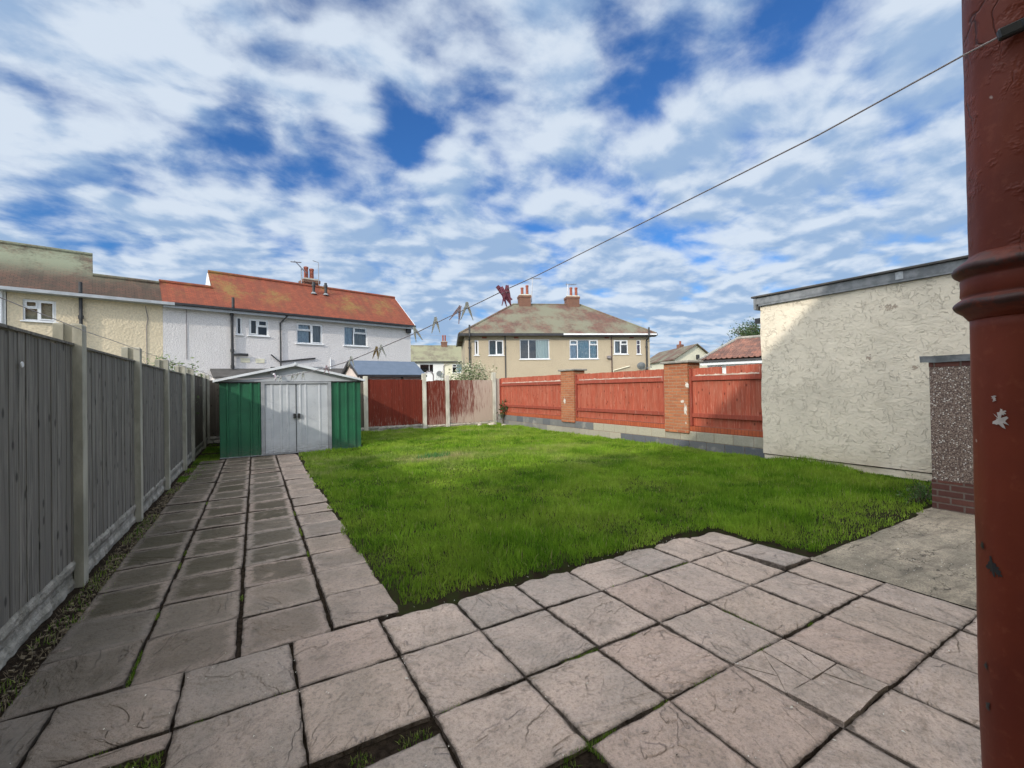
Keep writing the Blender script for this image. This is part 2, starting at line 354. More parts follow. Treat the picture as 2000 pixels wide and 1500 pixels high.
M_roofmoss=rooftile('mossy_brown_tiles',(.105,.058,.042),(.07,.05,.037),(.21,.24,.165),1.0,dark=(.04,.032,.026),ybias=(5.6,6.7,8.3,9.2))
M_roofmid=rooftile('weathered_red_tiles',(.17,.080,.06),(.125,.07,.055),(.185,.20,.14),.84,dark=(.085,.055,.045))
M_rooffar=rooftile('mossy_far_tiles',(.20,.17,.12),(.17,.15,.11),(.27,.27,.17),.9,dark=(.1,.09,.07))
M_roofpan=rooftile('brown_pantile',(.26,.12,.085),(.15,.085,.07),(.38,.20,.14),.55,bw=.3,bh=.2,dark=(.07,.045,.04))
M_felt=simple('dark_roof_felt',(.060,.055,.052),(.085,.08,.075),4,.9,.6,.006,fine=80)
M_feltblue=simple('slate_blue_felt',(.075,.105,.15),(.09,.12,.17),4,.8,.4,.005,fine=80)
M_pinkboard=simple('pinkish_cladding',(.58,.49,.44),(.52,.44,.40),3,.8)
def woodfence(name,c1,c2,c3,knots=True,wear=None,wear_lo=.5,wear_hi=.62,streak=14,low_wear=0,rough=.85,grad=None):
    m,t,b=newmat(name); b.inputs['Roughness'].default_value=rough; b.inputs['Specular IOR Level'].default_value=.2
    tc=t('ShaderNodeTexCoord').outputs['Object']
    at=t('ShaderNodeAttribute'); at.attribute_name='tone'
    bo=t('ShaderNodeCombineXYZ',i0=0.,i1=0.,i2=t.math('MULTIPLY',at.outputs['Fac'],37.)).outputs[0]
    tv=t.vm('ADD',tc,bo)
    st=t.noise(t.vm('MULTIPLY',tv,(streak,streak,.55)),2.6,6,.72,.9)
    st2=t.noise(t.vm('MULTIPLY',tv,(40,40,1.2)),3,4,.6)
    big=t.noise(t.vm('MULTIPLY',tv,(1.5,1.5,.6)),1.5,4,.6)
    c=t.mix(t.ramp(st,.40,.62),c1,c2); c=t.mix(t.math('MULTIPLY',t.ramp(big,.45,.6),.6),c,c3)
    c=t.mix(t.math('MULTIPLY',t.ramp(st2,.5,.75),.3),c,tuple(x*.45 for x in c1))
    c=t.mix(t.math('MULTIPLY',at.outputs['Fac'],.45),c,tuple(x*.55 for x in c1))
    if wear:
        sp=t('ShaderNodeSeparateXYZ',i0=tc)
        wn=t.noise(t.vm('MULTIPLY',tv,(16,16,1.3)),2.2,5,.7)
        if low_wear: wn=t.math('ADD',wn,t.ramp(sp.outputs[2],.25,.75,low_wear,0.))
        wa=t('ShaderNodeAttribute'); wa.attribute_name='wear'; wn=t.math('ADD',wn,t.math('MULTIPLY',wa.outputs['Fac'],.25))
        c=t.mix(t.ramp(wn,wear_lo,wear_hi,0.,.85),c,wear)
    if knots:
        s3=t('ShaderNodeSeparateXYZ',i0=tc); v=t('ShaderNodeTexVoronoi',in_Vector=t('ShaderNodeCombineXYZ',i0=t.math('ADD',s3.outputs[0],s3.outputs[1]),i1=t.math('ADD',t.math('MULTIPLY',s3.outputs[2],.55),t.math('MULTIPLY',at.outputs['Fac'],.12)),i2=0.).outputs[0],in_Scale=4.2); v.voronoi_dimensions='2D'
        kk=t.ramp(t.math('ADD',v.outputs['Distance'],t.math('MULTIPLY',st,.05)),.06,.12,1.,0.)
        c=t.mix(t.math('MULTIPLY',kk,.75),c,tuple(x*.3 for x in c2))
    t.put(b.inputs['Base Color'],c); bumpit(t,b,t.math('ADD',st,t.math('MULTIPLY',st2,.6)),.5,.006); return m
M_fgrey=woodfence('weathered_grey_boards',(.27,.252,.222),(.095,.09,.08),(.17,.16,.145))
M_fdark=woodfence('dark_weathered_boards',(.15,.125,.10),(.09,.075,.06),(.10,.085,.065))
M_fred=woodfence('dull_red_painted_boards',(.20,.034,.019),(.14,.025,.015),(.16,.034,.02),False,(.38,.25,.20),.60,.78,low_wear=.10)
M_fbleach=woodfence('bleached_red_boards',(.21,.05,.033),(.17,.04,.028),(.21,.06,.04),False,(.54,.45,.37),.42,.66,low_wear=.18)
M_fbright=woodfence('salmon_red_painted_boards',(.42,.098,.055),(.31,.068,.040),(.40,.135,.085),True,(.58,.30,.22),.50,.80,rough=.7)
M_frail=woodfence('salmon_red_rail',(.34,.078,.048),(.26,.055,.036),(.28,.07,.05),False,(.52,.40,.32),.60,.72,rough=.7)
M_worn=simple('worn_bare_timber',(.50,.43,.36),(.36,.26,.21),14,.9,.5,.004,stretch=(1,.3,1))

# ------------------------------------------------------------------ ground, patio, path
def flat(name,poly,z,mat,kind='structure'):
    mb=MB(); mb.add([(x,y,z) for x,y in poly],[tuple(range(len(poly)))]); o=mb.build(name,mat,org=(0,0,0)); return tag(o,kind=kind)
def groundmat():
    m,t,b=newmat('rough_ground'); b.inputs['Roughness'].default_value=.95
    tc=t('ShaderNodeTexCoord').outputs['Object']
    c=t.mix(t.ramp(t.noise(tc,.4,6,.6),.4,.6),(.05,.075,.025),(.12,.11,.09)); t.put(b.inputs['Base Color'],c); return m
flat('ground',[(-700,-700),(700,-700),(700,700),(-700,700)],-.06,groundmat())
flat('soil_bed',[(-1.45,-1),(9.2,-1),(9.2,16.4),(-1.45,16.4)],-.028,M_soil)

def slabmat():
    m,t,b=newmat('riven_paving'); b.inputs['Roughness'].default_value=.85; b.inputs['Specular IOR Level'].default_value=.12
    tc=t('ShaderNodeTexCoord').outputs['Object']
    at=t('ShaderNodeAttribute'); at.attribute_name='tone'; ed=t('ShaderNodeAttribute'); ed.attribute_name='edge'; al=t('ShaderNodeAttribute'); al.attribute_name='algae'
    off=t('ShaderNodeCombineXYZ',i0=0.,i1=0.,i2=t.math('MULTIPLY',at.outputs['Fac'],19.)).outputs[0]
    gr=t('ShaderNodeAttribute'); gr.attribute_name='grime_and_falloff'
    ro=t('ShaderNodeVectorRotate'); ro.rotation_type='Z_AXIS'; t.put(ro.inputs['Vector'],t.vm('ADD',tc,off)); t.put(ro.inputs['Angle'],t.math('MULTIPLY',at.outputs['Fac'],23.)); v=ro.outputs[0]
    n=t.noise(v,3.2,6,.6); g1=t.noise(v,55,3,.7); g2=t.noise(v,170,2,.7); n3=t.noise(t.vm('MULTIPLY',v,(1,2.2,1)),2.2,5,.6,.8); n4=t.noise(v,17,5,.7)
    c=t.mix(t.ramp(n,.35,.65),(.51,.40,.335),(.40,.325,.275))
    c=t.mix(t.math('MULTIPLY',t.ramp(n3,.5,.72),.45),c,(.25,.215,.18))
    c=t.mix(t.math('MULTIPLY',t.ramp(at.outputs['Fac'],.7,1.),.3),c,(.42,.32,.24))
    c=t.mix(t.math('MULTIPLY',t.ramp(at.outputs['Fac'],.3,.0),.32),c,(.22,.21,.195)); c=t.mix(t.math('MULTIPLY',t.math('MULTIPLY',t.ramp(at.outputs['Fac'],.42,.5),t.ramp(at.outputs['Fac'],.66,.58)),.3),c,(.45,.31,.25))
    st_=t.noise(v,5.5,4,.65,.6); c=t.mix(t.math('MULTIPLY',t.ramp(st_,.56,.68),.35),c,(.19,.15,.12))
    c=t.mix(t.math('MULTIPLY',t.ramp(n4,.5,.72),.45),c,(.17,.145,.125))
    c=t.mix(t.math('MULTIPLY',t.ramp(g1,.48,.68),.42),c,(.14,.12,.105)); c=t.mix(t.math('MULTIPLY',t.ramp(g1,.42,.28),.25),c,(.55,.50,.46))
    c=t.mix(t.math('MULTIPLY',t.ramp(g2,.50,.72),.40),c,(.13,.115,.10))
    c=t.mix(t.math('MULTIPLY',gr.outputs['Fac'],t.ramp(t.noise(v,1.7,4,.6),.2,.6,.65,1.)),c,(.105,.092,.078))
    # algae in the middle of the path slabs, paler rims
    ag=t.math('MULTIPLY',al.outputs['Fac'],t.math('MULTIPLY',t.ramp(t.math('ADD',ed.outputs['Fac'],t.math('MULTIPLY',t.math('SUBTRACT',n4,.5),.5)),.08,.34),t.ramp(t.noise(v,4,5,.65),.15,.45)))
    c=t.mix(t.math('MULTIPLY',ag,.93),c,(.052,.046,.030))
    c=t.mix(t.ramp(t.math('ADD',ed.outputs['Fac'],t.math('MULTIPLY',t.math('SUBTRACT',n4,.5),.22)),-.02,.075,.8,0.),c,(.06,.048,.04))
    # riven ridges: sparse slate-like steps, different on every slab
    w=t.noise(t.vm('MULTIPLY',v,(1,1.9,1)),2.0,4,.52,.5)
    fr=t.math('FRACT',t.math('MULTIPLY',w,6.)); msk=t.ramp(t.noise(v,3.1,3,.6),.40,.62)
    stp=t.math('MULTIPLY',t.ramp(fr,0.,.16),msk)
    ln=t.math('MULTIPLY',t.ramp(t.math('ABSOLUTE',t.math('SUBTRACT',fr,.03)),.0,.035,1.,0.),msk); c=t.mix(t.math('MULTIPLY',ln,.20),c,(.13,.11,.095)); t.put(b.inputs['Base Color'],c)
    h=t.math('ADD',t.math('ADD',t.math('MULTIPLY',w,7.),t.math('MULTIPLY',stp,1.1)),t.math('ADD',t.math('MULTIPLY',g1,.9),t.math('MULTIPLY',n4,1.0)))
    bumpit(t,b,h,1.,.012)
    return m
M_slab=slabmat()
class Slabs:
    def __init__(s): s.v=[];s.f=[];s.tone=[];s.edge=[];s.alg=[]
    def slab(s,x0,x1,y0,y1,z=0.,g=.006,algae=0.,chip=None,N=16,tilt=.006,th=.035,red=False):
        x0+=g*random.uniform(.6,1.8);x1-=g*random.uniform(.6,1.8);y0+=g*random.uniform(.6,1.8);y1-=g*random.uniform(.6,1.8)
        sk=[random.uniform(-.006,.006) for _ in range(4)]
        tx,ty=random.uniform(-tilt,tilt),random.uniform(-tilt,tilt); tone=random.random(); sd=random.uniform(0,50); b=len(s.v)
        def P(i,j):
            a,c=i/N,j/N; x=x0+(x1-x0)*a+sk[0]*c+sk[1]*(1-c)*.5; y=y0+(y1-y0)*c+sk[2]*a+sk[3]*(1-a)*.5
            wob=.004
            if i in(0,N): x+=wob*2*noise.noise((0,y*14,sd+i))
            if j in(0,N): y+=wob*2*noise.noise((x*14,0,sd+j))
            if chip=='far' and j>=N-4:   # ragged riven far edge
                dpt=.045*max(0,noise.noise((x*7,sd,1))+.25)+.012*noise.noise((x*30,sd,4))+.035*(abs(a-.5)*2)**5
                y-=dpt*((j-N+4)/4)
            if chip=='right' and i>=N-4:
                dpt=.07*max(0,noise.noise((y*5,sd,1))+.15)+.016*noise.noise((y*30,sd,4))+.055*(random.Random(int(sd*10)).random())*(c if sd>25 else 1-c)**3
                x-=dpt*((i-N+4)/4)
            e=min(a,1-a,c,1-c)
            zz=z+(a-.5)*tx+(c-.5)*ty+.005*noise.noise((x*5,y*5,sd))+.002*noise.noise((x*16,y*16,sd))
            zz-=.006*max(0,1-e*N)*1.0
            return (x,y,zz),e*2
        for j in range(N+1):
            for i in range(N+1):
                p,e=P(i,j); s.v.append(p); s.edge.append(e); s.tone.append(tone); s.alg.append(algae)
        for j in range(N):
            for i in range(N):
                a=b+j*(N+1)+i; s.f.append((a,a+1,a+N+2,a+N+1))
        rim=[(i,0) for i in range(N)]+[(N,j) for j in range(N)]+[(i,N) for i in range(N,0,-1)]+[(0,j) for j in range(N,0,-1)]
        bb=len(s.v)
        for i,j in rim:
            p=s.v[b+j*(N+1)+i]; s.v.append((p[0],p[1],p[2]-th)); s.edge.append(.0); s.tone.append(tone); s.alg.append(0)
        L=len(rim)
        for k in range(L):
            i,j=rim[k]; i2,j2=rim[(k+1)%L]
            s.f.append((b+j*(N+1)+i,bb+k,bb+(k+1)%L,b+j2*(N+1)+i2))
    def poly(s,pts,z=0.,th=.035):   # a broken piece
        tone=s.ptone; b=len(s.v); n=len(pts); cx=sum(p[0] for p in pts)/n; cy=sum(p[1] for p in pts)/n
        dz=random.uniform(-.004,.003)
        top=[]
        for k in range(n):
            a=Vector(pts[k]); c=Vector(pts[(k+1)%n]); m=max(1,int((c-a).length/.03))
            for q in range(m):
                p=a.lerp(c,q/m); w=.004*noise.noise((p.x*30,p.y*30,3)); d=(Vector((cx,cy))-p).normalized()*(.004+w*.8); top.append((p.x+d.x,p.y+d.y,z+dz))
        n=len(top); s.v+=top+[(p[0],p[1],p[2]-th) for p in top]; s.edge+=[.2]*(2*n); s.tone+=[tone]*(2*n); s.alg+=[0]*(2*n)
        s.f.append(tuple(range(b,b+n))); s.f+=[(b+k,b+n+k,b+n+(k+1)%n,b+(k+1)%n) for k in range(n)]
    def build(s,name):
        me=bpy.data.meshes.new(name); me.from_pydata(s.v,[],s.f); me.materials.append(M_slab)
        import bmesh
        bm=bmesh.new(); bm.from_mesh(me); bmesh.ops.recalc_face_normals(bm,faces=bm.faces); bm.to_mesh(me); bm.free()
        gr=[max(0,min(.85,1.-(p[0]+1.15)/(1.9 if p[1]<3 else 2.3)))*.95+.14*max(0,noise.noise((p[0]*1.1,p[1]*1.1,9))) +(.10 if name=='path' else 0) for p in s.v]  # grime, plus darkening towards the left painted in for the light falloff
        for nm,a in (('tone',s.tone),('edge',s.edge),('algae',s.alg),('grime_and_falloff',gr)):
            at=me.attributes.new(nm,'FLOAT','POINT'); at.data.foreach_set('value',a)
        o=bpy.data.objects.new(name,me); C.objects.link(o); tag(o,kind='structure'); return o
P_=Slabs()
ur=[-1.37,-.85,-.34,.17,.69,1.20,1.69,2.20,2.685,3.18,3.665,4.06]
vr=[2.99,2.50,1.965,1.465,.955,.45,-.05,-.5]
# first row, next to the lawn
for i in range(len(ur)-2):
    top=2.99 if ur[i]<.6 else 2.955
    P_.slab(ur[i],ur[i+1],2.50,top,chip='far' if ur[i]>.6 else None,N=20)
P_.slab(3.665,4.06,1.965,2.445,z=.020,tilt=.02,N=20); P_.slab(3.665,4.06,2.465,2.92,chip='far',N=20)
for r_ in range(1,7):
    v1,v0=vr[r_],vr[r_+1]
    for i in range(len(ur)-1):
        u0,u1=ur[i],ur[i+1]
        if i==10 and r_==1: continue
        if r_>=4 and i==10: u1=4.17
        if r_==3 and i==7: pass
        if r_==1 and i==1: P_.slab(u0,u1,2.385,v1-.0,N=12); P_.slab(u0,u1,v0-.2,2.27); continue
        if r_==2 and i==3: P_.slab(u0,u1,v0-.1,v1-.115); continue
        if r_==2 and i==1: P_.slab(u0,u1,v0-.2,v1-.21); continue
        if r_==3 and i==4: P_.slab(u0,u1,v0,v1-.14); continue
        if r_==3 and i==3: P_.slab(u0,u1,v0,v1-.11); continue
        if r_==3 and i==1: P_.slab(u0,u1,v0,v1-.21); continue
        if r_==3 and i==7:
            continue
        P_.slab(u0,u1,v0,v1,N=24 if v0<2.6 and v0>.8 else 12)
# the cracked slab
def pt(x,y): p=onz(x,y); return (p.x,p.y)
P_.ptone=.35
K={k:pt(*v) for k,v in dict(A=(1432,1297),B=(1530,1247),Cc=(1737,1338),Dd=(1650,1413),a=(1468,1318),b=(1478,1314),e=(1487,1283),c=(1520,1320),d=(1534,1339),g=(1538,1352),h=(1554,1337),k=(1585,1327),l=(1607,1313),m=(1634,1300),n=(1560,1280),o=(1527,1249),p=(1618,1341),r=(1680,1388),s=(1716,1351),t=(1650,1338)).items()}
K['m']=pt(1634,1295); K['e']=pt(1487,1269); K['g']=pt(1536,1353)
for P in (('B','m','l'),('e','B','l','k'),('e','k','g','c'),('A','c','g'),('A','e','c'),('g','k','r','Dd'),('k','l','s','r'),('l','m','Cc','s')): P_.poly([K[i] for i in P])
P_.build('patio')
Q_=Slabs()
uc=[-1.06,-.59,-.10,.41,.875]
for c_ in range(4):
    v=2.99
    while v<11.9:
        dv=random.choice([.50,.50,.51,.49]); 
        if v+dv>12.0: dv=12.0-v
        al=[1.,1.,.95,.35][c_]*random.uniform(.7,1.)*(1 if v>3.6 else .45)
        z=random.uniform(-.006,.006)
        Q_.slab(uc[c_]+.006*(c_>0),uc[c_+1]-.006*(c_<3),v+random.uniform(-.004,.004),v+dv+random.uniform(-.004,.004),z=z,g=.006,algae=al,chip='right' if c_==3 else None,N=12 if v<7 else 8,tilt=.014)
        v+=dv
for k in range(3): Q_.slab(.88+.5*k,1.36+.5*k,11.72,12.02,N=6)
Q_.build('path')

def concmat():
    m,t,b=newmat('old_concrete'); b.inputs['Roughness'].default_value=.9; b.inputs['Specular IOR Level'].default_value=.1
    tc=t('ShaderNodeTexCoord').outputs['Object']
    n=t.noise(tc,1.6,6,.65); n2=t.noise(tc,90,4,.7); n3=t.noise(t.vm('MULTIPLY',tc,(1,4,1)),2,5,.6,.6)
    c=t.mix(t.ramp(n,.35,.65),(.42,.355,.27),(.27,.235,.18)); ck=t.ramp(t.math('ABSOLUTE',t.math('SUBTRACT',t.noise(t.vm('MULTIPLY',tc,(1,1.6,1)),1.3,5,.6),.5)),0.,.008,.8,0.); c=t.mix(t.math('MULTIPLY',t.ramp(n3,.42,.72),.6),c,(.10,.085,.07)); c=t.mix(t.math('MULTIPLY',t.ramp(t.noise(tc,9,5,.7),.45,.65),.4),c,(.11,.095,.08)); c=t.mix(t.math('MULTIPLY',t.ramp(n2,.45,.62),.55),c,(.10,.088,.075)); c=t.mix(ck,c,(.04,.035,.03))
    t.put(b.inputs['Base Color'],c); bumpit(t,b,t.math('ADD',n2,t.math('MULTIPLY',n3,2.)),.8,.008); return m
mb=MB(); mb.sheet(lambda a,b:(4.064+a*5.2,-1+b*3.02+(.10*noise.noise((a*14,b*1.5,1))+.04*noise.noise((a*50,1,1)))*b,-.004+.006*noise.noise((a*11,b*8,2))),60,40); tag(mb.build('concrete_yard',concmat(),org=(0,0,0),smooth=True),kind='structure')

# ------------------------------------------------------------------ lawn
LAWN=[(.83,2.96),(1.7,2.93),(2.6,2.91),(3.66,2.92),(4.06,2.93),(4.10,2.44),(4.14,1.98),(5.2,1.99),(6.24,2.02),(7.08,2.10),(8.1,2.34),(8.62,2.4),(8.66,5.0),(8.72,16.2),(2.5,16.2),(2.46,12.0),(.90,11.74),(.85,9.8),(.80,7.6),(.84,6.1),(.79,4.7)]
def inpoly(x,y,poly):
    r=np.zeros(x.shape,bool); n=len(poly); j=n-1
    for i in range(n):
        xi,yi=poly[i]; xj,yj=poly[j]
        c=((yi>y)!=(yj>y))&(x<(xj-xi)*(y-yi)/(yj-yi+1e-12)+xi); r^=c; j=i
    return r
def hump(x,y):
    h=.012+.022*vnoise(x,y,.9,3)+.016*vnoise(x,y,.35,4)
    h=h+.06*np.clip((x-7.2)/1.3,0,1)*np.exp(-((y-4.15)/.6)**2)
    return h
def lawnbase():
    m,t,b=newmat('lawn_earth'); b.inputs['Roughness'].default_value=.95; b.inputs['Specular IOR Level'].default_value=.03
    tc=t('ShaderNodeTexCoord').outputs['Object']; n=t.noise(tc,14,5,.6)
    t.put(b.inputs['Base Color'],t.mix(t.ramp(n,.4,.6),(.022,.026,.009),(.022,.016,.011))); return m
xs=np.linspace(.8,8.75,90); ys=np.linspace(1.85,16.2,150); X,Y=np.meshgrid(xs,ys)
Z=hump(X,Y)-.012; ins=inpoly(X,Y,LAWN); Z=np.where(ins,Z,-.024)
mb=MB(); nx=len(xs); vs=[(X[j,i],Y[j,i],Z[j,i]) for j in range(len(ys)) for i in range(nx)]
mb.add(vs,[(j*nx+i,j*nx+i+1,(j+1)*nx+i+1,(j+1)*nx+i) for j in range(len(ys)-1) for i in range(nx-1) if ins[j,i] or ins[j+1,i+1] or ins[j,i+1] or ins[j+1,i]])
tag(mb.build('lawn_ground',lawnbase(),org=(0,0,0),smooth=True,fix=False),kind='structure')

def grassmat():
    m,t,b=newmat('grass_blades'); b.inputs['Roughness'].default_value=.6; b.inputs['Specular IOR Level'].default_value=.08
    a=t('ShaderNodeAttribute'); a.attribute_name='tone'; d=t('ShaderNodeAttribute'); d.attribute_name='dry'; h=t('ShaderNodeAttribute'); h.attribute_name='tip'
    pos=t('ShaderNodeNewGeometry').outputs['Position']
    n=t.noise(pos,1.1,4,.6)
    c=t.mix(a.outputs['Fac'],(.050,.145,.008),(.27,.44,.038))
    c=t.mix(t.math('MULTIPLY',t.ramp(n,.4,.65),.45),c,(.34,.43,.065))
    c=t.mix(t.math('MULTIPLY',t.ramp(a.outputs['Fac'],.93,.97),.8),c,(.40,.34,.17))
    c=t.mix(d.outputs['Fac'],c,(.52,.43,.24))
    t.put(b.inputs['Base Color'],c)
    out=[n_ for n_ in t.n if n_.type=='OUTPUT_MATERIAL'][0]
    tl=t('ShaderNodeBsdfTranslucent'); t.put(tl.inputs[0],c); mx=t('ShaderNodeMixShader'); mx.inputs[0].default_value=.35
    t.l.new(b.outputs[0],mx.inputs[1]); t.l.new(tl.outputs[0],mx.inputs[2]); t.l.new(mx.outputs[0],out.inputs[0]); return m
M_grass=grassmat()
def blades(name,x,y,z,h,w,tone,dry,label,cat,mat=None,lean=.62,kind='stuff'):
    n=len(x); an=rng.random(n)*2*PI; la=rng.random(n)*2*PI
    if n>20000: la=vnoise(x,y,.13,201)*4*PI+vnoise(x,y,.5,202)*2*PI+rng.normal(0,.7,n)
    ln=h*(rng.random(n)**1.3)*lean*1.5; up_h=np.sqrt(np.maximum(h*h-ln*ln,(h*.45)**2))
    dx,dy=np.cos(an)*w/2,np.sin(an)*w/2; lx,ly=np.cos(la)*ln,np.sin(la)*ln
    V=np.empty((n,5,3),np.float32)
    V[:,0]=np.stack([x-dx,y-dy,z],1); V[:,1]=np.stack([x+dx,y+dy,z],1)
    V[:,2]=np.stack([x+dx*.8+lx*.3,y+dy*.8+ly*.3,z+up_h*.6],1); V[:,3]=np.stack([x-dx*.8+lx*.3,y-dy*.8+ly*.3,z+up_h*.6],1)
    V[:,4]=np.stack([x+lx,y+ly,z+up_h],1)
    me=bpy.data.meshes.new(name); me.vertices.add(n*5); me.vertices.foreach_set('co',V.reshape(-1))
    me.loops.add(n*7); me.polygons.add(n*2); b=np.arange(n)*5
    L=np.stack([b,b+1,b+2,b+3,b+3,b+2,b+4],1).reshape(-1); me.loops.foreach_set('vertex_index',L.astype(np.int32))
    ls=np.stack([np.arange(n)*7,np.arange(n)*7+4],1).reshape(-1); me.polygons.foreach_set('loop_start',ls.astype(np.int32))
    me.update(calc_edges=True); me.validate()
    for nm,a in(('tone',tone),('dry',dry)):
        at=me.attributes.new(nm,'FLOAT','POINT'); at.data.foreach_set('value',np.repeat(a,5).astype(np.float32))
    me.materials.append(mat or M_grass); o=bpy.data.objects.new(name,me); C.objects.link(o); tag(o,label,cat,kind=kind); return o
def scatter(n,x0,x1,y0,y1): return x0+rng.random(n)*(x1-x0), y0+rng.random(n)*(y1-y0)
parts=[]
for (y0,y1,den,wd) in ((1.9,4.2,6800,.0052),(4.2,6.5,5200,.0062),(6.5,10,3600,.0085),(10,16.2,2100,.012)):
    n=int((y1-y0)*7.9*den); x,y=scatter(n,.76,8.74,y0,y1)
    wx=x+.09*(vnoise(x,y,.11,21)-.5)+.10*(vnoise(x,y,.5,22)-.5); wy=y+.09*(vnoise(x,y,.11,23)-.5)+.08*(vnoise(x,y,.5,24)-.5)
    k=inpoly(wx,wy,LAWN); k&=rng.random(n)<.30+1.35*(vnoise(x,y,.075,91)*.6+vnoise(x,y,.16,92)*.4)
    # thin weak strip towards the slabs and the concrete corner
    thin=vnoise(x,y,.22,31); worn=np.clip((x-4.2)/1.2,0,1)*np.clip((3.1-y)/1.0,0,1)
    edge=np.clip((.16-(x-.84))/.18,0,1)*.40*(y<11); edge2=np.clip((3.06-y)/.12,0,1)*(x<3.9)*.35
    k&=rng.random(n)>worn*.78*(thin*.9+.35); k&=rng.random(n)>edge*(thin+.3); k&=rng.random(n)>edge2
    dx,dy=(x-3.25)/1.25,(y-9.05)/.80; rr=np.sqrt(dx*dx+dy*dy); dn=vnoise(x,y,.22,41)
    dry=np.clip(1.25-rr-.6*dn,0,1)*(.35+.65*(rng.random(n)<.75)); 
    d2=np.clip(.55-np.hypot((x-4.6)/1.1,(y-12.5)/1.2),0,1)*.6*dn; d3=np.clip(vnoise(x,y,1.1,43)-.48,0,1)*1.5*dn*(.3+.7*vnoise(x,y,.12,44)); dry=np.clip(dry+d2+d3*.8*(y>6),0,1)
    clump=vnoise(x,y,.55,51)*.6+vnoise(x,y,.2,52)*.4
    h=(.020+.078*clump**1.3)*(.55+.9*rng.random(n)); tall=rng.random(n)<.05; h=np.where(tall,h*1.5,h); h*=1-.45*np.clip(dry,0,1); h*=1-.5*np.clip(edge*1.2,0,1)
    h+=.075*np.clip((x-7.7)/.8,0,1)*rng.random(n)*np.exp(-((y-4.1)/.65)**2)
    h*=1-.35*worn; h*=1-.6*((x>8.25)&((y<3.35)|((y>4.75)&(y<5.1))))
    tone=np.clip(.02+.98*(vnoise(x,y,.7,61)*.5+vnoise(x,y,.22,62)*.5)+.62*(rng.random(n)-.5),0,1); tone=np.where(rng.random(n)<.02,1,tone*.92)
    parts.append([a[k] for a in (x,y,hump(x,y)-.012,h,np.full(n,wd)*(.7+.6*rng.random(n)),tone,dry)])
cat_=[np.concatenate([p[i] for p in parts]) for i in range(7)]
print('blades',len(cat_[0]))
blades('grass',*cat_,'short uneven green lawn grass filling the garden','grass')
# weeds and moss on the shaded strip by the left boards, and in the open joints
n=26000; x=-1.19+rng.random(n)**1.3*.2; y=2.6+rng.random(n)*13.4; k=vnoise(x,y,.3,71)>.42; far=y>9
x=np.where(far,-1.19+rng.random(n)*(.22+.25*np.clip((y-9)/2,0,1)),x); k&=(rng.random(n)<np.where(far,.95,.13))
x,y=x[k],y[k]; n=len(x)
blades('weeds',x,y,np.full(n,-.025),.015+.035*rng.random(n),np.full(n,.005),rng.random(n)*.25,np.where(rng.random(n)<.5,.35,0.)*(y<9),'sparse weeds and dead stems in soil along the left boards','weeds')
J=[(ur[i],v) for i in range(3,9) for v in np.arange(.8,2.9,.004)]+[(u,vr[r]) for r in (1,2,3) for u in np.arange(-.8,3.6,.004)]+[(uc[i],v) for i in(1,2,3) for v in np.arange(3,8,.006)]
J=np.array(J); nz=vnoise(J[:,0]*1.+5,J[:,1]*1.+5,.17,81); J=J[nz>.80]; J=np.concatenate([J+rng.normal(0,.004,J.shape) for _ in range(3)])
g=[]
for (a,b,c_,d) in ((.22,.69,1.86,1.955),(1.03,1.2,1.33,1.45),(-.85,-.35,2.29,2.38)):
    m=int((b-a)*(d-c_)*9000*1.3); g.append(np.stack([a+rng.random(m)*(b-a),c_+rng.random(m)*(d-c_)],1))
g=np.concatenate(g); g=g[vnoise(g[:,0],g[:,1],.09,83)>.5]; J=np.concatenate([J,g]); n=len(J)
blades('joint_moss',J[:,0],J[:,1],np.full(n,-.022),.012+.02*rng.random(n),np.full(n,.003),rng.random(n)*.6,(rng.random(n)<.3)*.4,'tiny moss and grass sprouting in the joints of the paving','moss')

# ------------------------------------------------------------------ attribute helper for boards
def setattr_faces(o,vals_per_vert,name='tone'):
    at=o.data.attributes.new(name,'FLOAT','POINT'); at.data.foreach_set('value',vals_per_vert)
class Boards(MB):
    def __init__(s): super().__init__(); s.t=[]; s.w=[]
    def board(s,fn,wear=0.):
        b=len(s.v); fn(); tn=random.random(); s.t+=[tn]*(len(s.v)-b); s.w+=[wear]*(len(s.v)-b)
    def done(s,name,mat,parent,**k):
        o=s.build(name,mat,parent,fix=True,**k); setattr_faces(o,s.t); setattr_faces(o,s.w,'wear'); return o
def hpost(mb,x,y,z0,z1,along='y',D=.17,Wd=.115,slot=.028):
    """concrete H post: D across the fence, Wd along it"""
    h,w=D/2,Wd/2; s_=.026
    prof=[(-h,-w),(-s_,-w),(-s_,-w+slot),(s_,-w+slot),(s_,-w),(h,-w),(h,w),(s_,w),(s_,w-slot),(-s_,w-slot),(-s_,w),(-h,w)]
    if along=='x': prof=[(b,a) for a,b in prof]
    mb.loft([[(x+a,y+b,z0) for a,b in prof],[(x+a,y+b,z1-.012) for a,b in prof],[(x+a*.93,y+b*.93,z1) for a,b in prof]])
